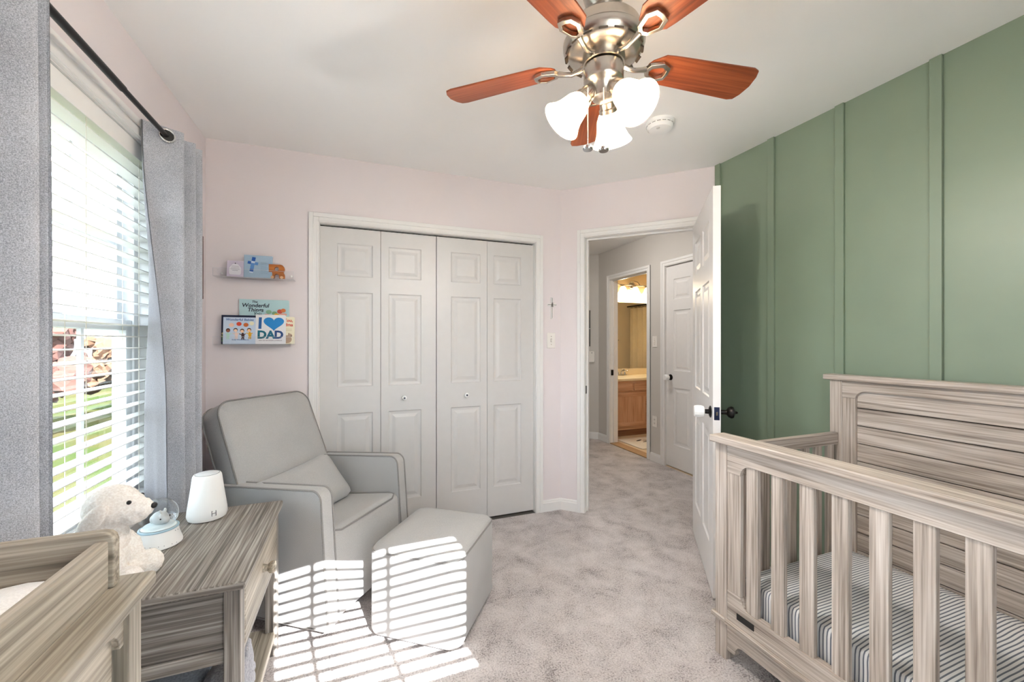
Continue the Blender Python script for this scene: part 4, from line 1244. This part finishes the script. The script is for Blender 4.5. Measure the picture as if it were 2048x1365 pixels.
b = book(.150, .162, .016, ink('cream_cover', (238, 232, 206), .4), -.4235, 2.746, 3.0, 'cream picture book with red lettering peeking out behind the heart book')
write(b, 'I Love You,', .026, .067, .140, (206, 62, 40), .0006, .1, 'RIGHT')
write(b, 'Grandma', .026, .067, .114, (206, 62, 40), .0006, .1, 'RIGHT')
for k in range(2): put(b, [(.028, .088 - k * .009), (.062, .088 - k * .009), (.062, .0895 - k * .009), (.028, .0895 - k * .009)], (186, 160, 130), 'printed_line')
put(b, ellipse(.036, .028, .026, .024, 20), (176, 150, 128), 'bear_body'); put(b, ellipse(.052, .050, .012, .012, 16), (180, 154, 132), 'bear_head', .0006)
put(b, ellipse(.046, .061, .004, .004, 10), (150, 124, 102), 'bear_ear'); put(b, ellipse(.059, .048, .003, .0025, 10), (60, 44, 40), 'bear_nose', .0008)

# ------------------------------------------------------------------ wall things
o = thing('wall_picture', 'dark brown wooden picture frame on the window wall behind the curtain', 'picture', (XL, 2.56, 1.513))
for d in ((.001, .022, -.12, .12, 0, .022), (.001, .022, -.12, .12, .320, .342), (.001, .022, -.12, -.098, .022, .320), (.001, .022, .098, .12, .022, .320)):
    bxo('frame_rail', d, wood('walnut_frame', (70, 44, 34), (96, 62, 48), (118, 80, 62), 'z'), o, bevel=.002)
bxo('print', (.002, .006, -.098, .098, .022, .320), ink('grey_print_sheet', (190, 186, 182)), o)

o = thing('wall_cross', 'small white cross with twisted silver wire beside the closet', 'cross', (1.383, YB, 1.535))
bm = flat_poly([(p[0], p[1]) for p in rounded_profile([(-.0085, -.080, .006), (.0085, -.080, .006), (.0085, .018, .003), (.034, .016, .006), (.034, .036, .006), (.0085, .034, .003), (.0085, .082, .006), (-.0085, .082, .006), (-.0085, .034, .003), (-.034, .036, .006), (-.034, .016, .006), (-.0085, .018, .003)], 4)], .010, at=-.001); obj('cross_body', bm, ink('white_ceramic', (236, 234, 230), .3), o, bevel=.002)
bm = bm_new(); tube(bm, [(0, -.012, -.074), (0, -.013, .078)], .0016, 6); tube(bm, [(-.036, -.013, .026), (.036, -.013, .026)], .0016, 6)
tube(bm, [(.009 * math.cos(t * .9) * (1 - t / 40), -.015 - .002 * math.sin(t), .010 + t * .0012) for t in range(28)], .0016, 6); obj('wire_wrap', bm, plain('aged_silver', (110, 104, 100), .3, metal=.9), o, smooth=60)

def switch(loc, rotz, label):
    o = thing('light_switch', label, 'light switch', loc, rotz)
    bxo('wall_plate', (-.035, .035, -.006, 0, -.058, .058), 'plate', o, bevel=.003)
    bm = bm_new(); prism(bm, [(-.006, -.010), (-.006, .010), (-.016, -.004), (-.014, -.010)], 'x', -.004, .004); obj('toggle', bm, 'plate', o)
    bxo('toggle_slot', (-.006, .006, -.0066, -.005, -.013, .013), ink('slot_shadow_plastic', (170, 160, 150)), o)
    for z in (-.030, .030):
        bm = bm_new(); lathe(bm, [(.003, .0), (.003, .0072)], 10, (0, 0, z), Matrix.Rotation(R(90), 3, 'X')); obj('screw', bm, 'nickel', o)
    return o
switch((1.378, YB - .0005, 1.291), 0, 'white toggle light switch beside the closet casing')
switch((HX - .0005, 3.525, 1.283), R(-90), 'white toggle light switch on the grey hall wall')
o = thing('wall_outlet', 'white wall outlet low on the grey hall wall', 'outlet', (HX - .0005, 3.525, .43), R(-90))
bxo('wall_plate', (-.035, .035, -.006, 0, -.058, .058), 'plate', o, bevel=.003)
for z in (-.020, .020):
    bm = bm_new(); lathe(bm, [(.016, 0), (.016, .0072)], 18, (0, 0, z), Matrix.Rotation(R(90), 3, 'X')); s = obj('socket', bm, ink('outlet_face', (226, 222, 216)), o)
    for x in (-.006, .006): bxo('slot', (x - .0012, x + .0012, -.0078, -.006, z - .003, z + .005), 'black', s)

o = thing('smoke_detector', 'round white smoke detector on the ceiling near the fan', 'smoke detector', (1.498, 1.734, H))
bm = bm_new(); lathe(bm, [(.074, -.0005), (.074, -.010), (.070, -.014)], 40); obj('mounting_ring', bm, 'white_pl', o, smooth=30)
bm = bm_new(); lathe(bm, [(.066, -.012), (.068, -.016), (.066, -.030), (.056, -.040), (.030, -.044), (.002, -.0445)], 40); obj('detector_body', bm, 'white_pl', o, smooth=30)
for k in range(16):
    a = 2 * math.pi * k / 16
    bm = box(bm_new(), .0655, .0680, -.009, .009, -.0225, -.0200); xform(bm, Matrix.Rotation(a, 4, 'Z')); obj('vent_slot', bm, ink('vent_grey', (120, 118, 116)), o)
bm = bm_new(); lathe(bm, [(.009, -.040), (.009, -.0455), (.004, -.046)], 16, (-.028, -.018, 0)); obj('test_button', bm, ink('button_grey', (205, 203, 200)), o)

# ------------------------------------------------------------------ things on the nightstand
NT = .6125
o = thing('sound_machine', 'white tapered sound machine and night light on the nightstand', 'sound machine', (-.529, 1.855, NT), R(-20))
bm = bm_new(); lathe(bm, [(.050, 0), (.060, .004), (.064, .016), (.0625, .035), (.052, .110), (.047, .150), (.0455, .160), (.042, .166), (.038, .167)], 48); obj('body', bm, 'white_pl', o, smooth=40)
bm = bm_new(); lathe(bm, [(.037, .1668), (.036, .1678), (.034, .1690), (.002, .1695)], 40); obj('touch_ring', bm, ink('touch_top', (226, 228, 230), .3), o, smooth=40)
bm = bm_new(); lathe(bm, [(.0390, .1668), (.0372, .1675)], 40, close=False); obj('ring_groove', bm, ink('ring_groove_grey', (110, 112, 116)), o, smooth=40)
lg = bm_new()
a0 = R(-36)
def onbody(du, dz):
    r = .0652 - .0008 * (dz / .01); a = a0 + du / .064
    return Vector((r * math.cos(a), r * math.sin(a), .022 + dz))
for (p, q) in (((-.0065, 0), (-.0065, .018)), ((.0065, 0), (.0065, .018)), ((-.0065, .009), (.0065, .009)), ((-.0065, .018), (-.0045, .018)), ((.0065, 0), (.0045, 0))):
    tube(lg, [onbody(*p), onbody(*q)], .0009, 6)
obj('logo_mark', lg, ink('logo_grey', (70, 70, 74)), o)

o = thing('snow_globe', 'snow globe with a small grey animal on a white dotted base', 'snow globe', (-.607, 1.664, NT), R(-25))
bm = bm_new(); lathe(bm, [(.058, 0), (.062, .003), (.062, .010), (.054, .034), (.0515, .050), (.052, .054), (.050, .057)], 40); gb = obj('base', bm, 'white_pl', o, smooth=35)
bm = bm_new(); lathe(bm, [(.0525, .053), (.0535, .055), (.0525, .058), (.048, .059)], 40, close=False); obj('blue_ring', bm, ink('ice_blue_ring', (168, 196, 212), .3), o, smooth=50)
for k in range(26):
    a = k * 2.399; zf = .010 + (k * .618 % 1) * .036
    r = .062 - (zf - .010) * .27
    bm = bm_new(); ball(bm, (r * math.cos(a), r * math.sin(a), zf), .0011, 8); obj('dot', bm, ink('dot_grey', (130, 134, 146)), gb)
bm = bm_new(); ball(bm, (0, 0, .098), .052, 32); obj('glass_globe', bm, thin_glass('globe_shell', (.95, .975, .985), .07, 0.0, 2.6), o, smooth=80)
gm = ink('figurine_grey', (188, 190, 190), .35)
bm = bm_new()
ball(bm, (.004, 0, .087), (.026, .021, .022), 20); ball(bm, (.024, -.002, .083), (.012, .014, .012), 16); ball(bm, (-.022, .002, .080), (.010, .010, .014), 12)
ball(bm, (.012, .010, .109), (.005, .004, .008), 10); ball(bm, (.014, -.010, .109), (.005, .004, .008), 10)
fg = obj('figurine', bm, gm, o, smooth=80)
md = fg.modifiers.new('remesh', 'REMESH'); md.mode = 'VOXEL'; md.voxel_size = .002; md.use_smooth_shade = True
for s in (-1, 1):
    bm = bm_new(); ball(bm, (.022, s * .0165, .090), .0024, 10); obj('eye', bm, 'black', fg)
bm = bm_new(); lathe(bm, [(.046, .060), (.040, .066), (.02, .070), (.002, .071)], 32); obj('snow_mound', bm, ink('snow_white', (226, 238, 242), .6), o, smooth=60)

# plush animal, one continuous fur body
pl_ = thing('plush_dog', 'cream white plush toy dog sitting on the nightstand', 'plush toy', (-.622, 1.415, NT), R(-4))
bm = bm_new()
def E(c, r, rot=None): ball(bm, c, r, 20, rot)
E((-.035, 0, .075), (.075, .075, .080)); E((-.020, 0, .130), (.058, .058, .062)); E((-.012, 0, .165), (.046, .046, .046))
E((.004, 0, .222), (.062, .056, .056)); E((.040, 0, .212), (.044, .040, .040)); E((.068, 0, .208), (.030, .030, .028)); E((.052, 0, .190), (.030, .032, .024))
for s in (-1, 1):
    E((.030, s * .042, .034), (.062, .036, .034)); E((.066, s * .048, .036), (.032, .032, .036))
    E((-.010, s * .072, .045), (.055, .034, .045))
    E((.016, s * .040, .085), (.036, .026, .060), Matrix.Rotation(R(-14), 3, 'Y'))
fb = obj('fur_body', bm, 'plush', pl_, smooth=80)
md = fb.modifiers.new('remesh', 'REMESH'); md.mode = 'VOXEL'; md.voxel_size = .0045; md.use_smooth_shade = True
md = fb.modifiers.new('smooth', 'SMOOTH'); md.factor = .6; md.iterations = 8
tx = bpy.data.textures.new('fur_clumps', 'CLOUDS'); tx.noise_scale = .012; tx.noise_depth = 3
md = fb.modifiers.new('fur', 'DISPLACE'); md.texture = tx; md.strength = .007; md.mid_level = .5; md.texture_coords = 'LOCAL'
for s in (-1, 1):
    bm = bm_new(); ball(bm, (-.006, s * .059, .207), (.021, .013, .048), 16, Matrix.Rotation(R(38), 3, 'Y')); e_ = obj('ear', bm, 'plush', pl_, smooth=80)
    md = e_.modifiers.new('fur', 'DISPLACE'); md.texture = tx; md.strength = .004; md.texture_coords = 'LOCAL'
    bm = bm_new(); ball(bm, (.056, s * .030, .236), .0055, 12); obj('eye', bm, 'black', pl_, smooth=80)
bm = bm_new(); ball(bm, (.098, 0, .213), (.007, .010, .008), 14); obj('nose', bm, 'black', pl_, smooth=80)

# folded blankets on the nightstand shelf
knit = [fabric('blue_grey_knit', (140, 148, 160), (176, 184, 194), 180, .9), fabric('grey_knit', (132, 132, 138), (172, 172, 178), 150, 1.0)]
for k, (x0, x1, y0, y1, z0, z1, lab) in enumerate(((-.62, -.44, 1.385, 1.86, .1005, .235, 'folded blue grey blanket on the nightstand lower shelf'), (-.425, -.322, 1.39, 1.62, .1005, .285, 'bundled grey knit blanket spilling from the nightstand shelf'))):
    bm = soft_box(x0, x1, y0, y1, z0, z1, .035, puff=.01)
    for v in bm.verts:
        n = math.sin(v.co.y * 60 + v.co.z * 40) * .004 + math.sin(v.co.z * 140) * .004
        v.co.x += n if v.co.z > z0 + .005 else 0
    tag(obj('folded_blanket', bm, knit[k], smooth=80), lab, 'blanket')

# ------------------------------------------------------------------ hall things
ex, ey = .70711, -.70711
def hallpt(s, off=0): return (2.9785 - s * .70711 - off * .70711, 4.6115 + s * .70711 - off * .70711)
for k, (z0, z1) in enumerate(((1.463, 1.700), (1.222, 1.452))):
    x, y = hallpt(.27, .001)
    o = thing('hall_picture', ('upper' if k == 0 else 'lower') + ' dark picture frame on the angled hall wall', 'picture', (x, y, z0), R(-45))
    h = z1 - z0
    for d in ((-.16, .16, -.018, 0, 0, .016), (-.16, .16, -.018, 0, h - .016, h), (-.16, -.144, -.018, 0, .016, h - .016), (.144, .16, -.018, 0, .016, h - .016)):
        bxo('frame_rail', d, 'bronze', o)
    bxo('print', (-.144, .144, -.008, -.001, .016, h - .016), ink('hall_print', (180, 174, 166)), o)
x, y = hallpt(.10, .001)
o = thing('thermostat', 'small white wall thermostat at the end of the hall', 'thermostat', (x, y, 1.085), R(-45))
bxo('thermostat_body', (-.05, .05, -.022, 0, -.073, .073), 'plate', o, bevel=.004)
bxo('indicator', (.012, .022, -.0235, -.02, .046, .056), 'black', o)
o = thing('hall_fill_light', 'added unseen fill lamp, flush and round, above the hall doorway', 'fill light', (2.15, 3.35, H))  # lamp added out of view to fill the hall with light
bm = bm_new(); lathe(bm, [(.15, -.0005), (.15, -.02)], 32); obj('lamp_rim', bm, 'nickel', o, smooth=40)
bm = bm_new(); lathe(bm, [(.14, -.02), (.125, -.06), (.08, -.085), (.002, -.095)], 32); obj('lamp_diffuser', bm, emit('hall_diffuser', (255, 250, 244), 24.0), o, smooth=50)

# ------------------------------------------------------------------ bathroom
v = thing('bathroom_vanity', 'pinkish oak bathroom vanity with cream sink top', 'vanity', (3.09, 4.57, 0))
VW = 1.55
bm = box(bm_new(), 0, VW, .0, .545, .10, .755); obj('cabinet_body', bm, 'oak', v)
bxo('toe_kick', (0, VW, .06, .54, .004, .10), wood('oak_kick', (120, 84, 62), (140, 100, 76), (160, 118, 92), 'x'), v)
for (x0, x1) in ((.04, .385), (.415, .76), (.79, 1.135)):
    bxo('drawer_front', (x0, x1, -.018, 0, .625, .728), 'oak', v, bevel=.006)
for (x0, x1) in ((.04, .60), (.63, 1.19)):
    d = bxo('cabinet_door', (x0, x1, -.014, 0, .15, .600), 'oakz', v, bevel=.003)
    for q in ((x0, x1, .150, .205), (x0, x1, .545, .600)): bxo('door_rail', (q[0], q[1], -.020, -.014, q[2], q[3]), 'oak', d, bevel=.002)
    for q in ((x0, x0 + .06), (x1 - .06, x1)): bxo('door_stile', (q[0], q[1], -.020, -.014, .205, .545), 'oakz', d, bevel=.002)
cream = plain('cream_marble', (240, 222, 186), .25, var=.03, nscale=6)
bxo('counter_top', (-.0, VW + .01, -.02, .545, .755, .790), cream, v, bevel=.008)
bxo('backsplash', (0, VW, .525, .546, .790, .880), cream, v, bevel=.004)
bm = bm_new(); lathe(bm, [(.20, .791), (.195, .794), (.185, .793)], 32, (.62, .27, 0), close=False); obj('sink_rim', bm, cream, v, smooth=50)
f = thing('bathroom_faucet', 'chrome two handle faucet on the bathroom counter', 'faucet', (3.09 + .545, 5.02, .7905))
bm = bm_new(); box(bm, -.08, .08, -.025, .025, 0, .014); obj('faucet_base', bm, 'chrome', f, bevel=.006)
bm = bm_new(); tube(bm, [(0, 0, .01), (0, -.01, .06), (0, -.05, .085), (0, -.10, .075)], [.016, .014, .012, .010], 12); obj('spout', bm, 'chrome', f, smooth=50)
for s in (-1, 1):
    bm = bm_new(); lathe(bm, [(.018, .01), (.014, .04), (.010, .05)], 16, (s * .06, 0, 0)); tube(bm, [(s * .06, 0, .05), (s * .105, -.01, .075)], [.008, .006], 10); obj('handle', bm, 'chrome', f, smooth=50)
m_, nt, N, L, b_ = new_mat('mirror_glass'); b_.inputs['Metallic'].default_value = 1; b_.inputs['Roughness'].default_value = .02; b_.inputs['Base Color'].default_value = (.86, .86, .84, 1)
o = thing('bathroom_mirror', 'large frameless mirror above the bathroom vanity', 'mirror', (3.13, 5.119, .885))
bxo('mirror_pane', (0, 1.5, -.006, 0, 0, .99), m_, o)
lt = thing('vanity_light', 'lit chrome vanity light bar with frosted bell shades', 'wall lamp', (3.66, 5.118, 2.07))
bm = bm_new(); lathe(bm, [(.06, 0), (.055, .02), (.02, .03)], 24, (.22, 0, .06), Matrix.Rotation(R(90), 3, 'X')); obj('wall_plate', bm, 'chrome', lt, smooth=40)
bm = bm_new(); tube(bm, [(-.26, -.06, .06), (.70, -.06, .06)], .009, 12); tube(bm, [(.10, -.06, .06), (.16, -.07, .11), (.22, -.07, .12), (.28, -.07, .11), (.34, -.06, .06)], .008, 10); tube(bm, [(.22, 0, .06), (.22, -.06, .06)], .01, 10); obj('light_bar', bm, 'chrome', lt, smooth=50)
bshade = lampshade('bath_glass_shade', (255, 238, 205), .8)
for x in (-.22, 0, .22, .44, .66):
    bm = bm_new(); lathe(bm, [(.02, .052), (.024, .03), (.03, .02)], 16, (x, -.075, 0)); obj('lamp_socket', bm, 'chrome', lt, smooth=40)
    bm = bm_new(); lathe(bm, [(.028, .03), (.045, .005), (.055, -.03), (.075, -.065), (.072, -.066), (.052, -.03), (.042, .004), (.026, .028)], 28, (x, -.10, 0), close=False); obj('glass_shade', bm, bshade, lt, smooth=60)
    bm = bm_new(); ball(bm, (x, -.10, -.035), .028, 14); obj('bulb', bm, 'bulb', lt, smooth=80)
for x in (0.0, .44):
    ld = bpy.data.lights.new('vanity_bulb_light', 'POINT'); ld.energy = 9.0; ld.color = (1.0, .84, .60); ld.shadow_soft_size = .03
    lo = bpy.data.objects.new('vanity_bulb_light', ld); C.objects.link(lo); lo.parent = lt; lo.location = (x, -.12, -.09)
# shower curtain on its rod (seen in the mirror)
cu = thing('shower_curtain', 'cream shower curtain on a dark rod reflected in the mirror', 'shower curtain', (5.30, 3.2, 0))
bm = bm_new(); rows = []
for k in range(2):
    rows.append([bm.verts.new((.035 * math.sin(i * .72), i * .0185, (.15, 1.97)[k])) for i in range(78)])
for i in range(77): bm.faces.new((rows[0][i], rows[0][i + 1], rows[1][i + 1], rows[1][i]))
so = obj('curtain_cloth', bm, fabric('cream_shower_cloth', (226, 208, 168), (240, 224, 188), 200, .1), cu, smooth=80)
md = so.modifiers.new('solid', 'SOLIDIFY'); md.thickness = .003
bm = bm_new(); tube(bm, [(0, -.09, 2.02), (0, 1.91, 2.02)], .013, 12); obj('curtain_rail', bm, 'bronze', cu, smooth=50)
for i in range(12):
    bm = bm_new(); tube(bm, [(.022 * math.cos(q * .524), .06 + i * .118, 2.005 + .026 * math.sin(q * .524)) for q in range(12)], .0025, 6, closed=True); obj('curtain_ring', bm, 'bronze', cu, smooth=60)
o = thing('towel_bar', 'chrome towel bar on the far bathroom wall seen in the mirror', 'towel bar', (4.55, 3.1, 1.32))
bm = bm_new(); tube(bm, [(0, .05, 0), (.5, .05, 0)], .009, 10); obj('bar', bm, 'chrome', o, smooth=50)
for x in (0, .5):
    bm = bm_new(); tube(bm, [(x, 0.001, 0), (x, .05, 0)], .012, 10); obj('bar_post', bm, 'chrome', o, smooth=50)
rug = thing('bath_rug', 'white bath rug with black brush pattern on bathroom floor', 'rug', (3.52, 4.20, .0045))
bm = soft_box(-.36, .36, -.25, .25, 0, .014, .006); obj('rug_pile', bm, fabric('white_rug', (226, 218, 206), (240, 234, 224), 160, .8), rug, smooth=60)
for k, (x, y, a, b2, r_) in enumerate(((-.14, .10, .06, .016, .4), (-.05, .06, .05, .014, -.5), (-.10, .02, .045, .013, .1), (.02, .12, .05, .016, .9), (.06, .04, .06, .014, -.2), (.14, .10, .05, .015, .5), (-.02, -.05, .05, .014, .3), (.10, -.06, .05, .014, -.6))):
    obj('black_print', prism(bm_new(), ellipse(x, y, a, b2, 14, r_), 'z', .0142, .0152), ink('rug_black', (40, 36, 36)), rug)
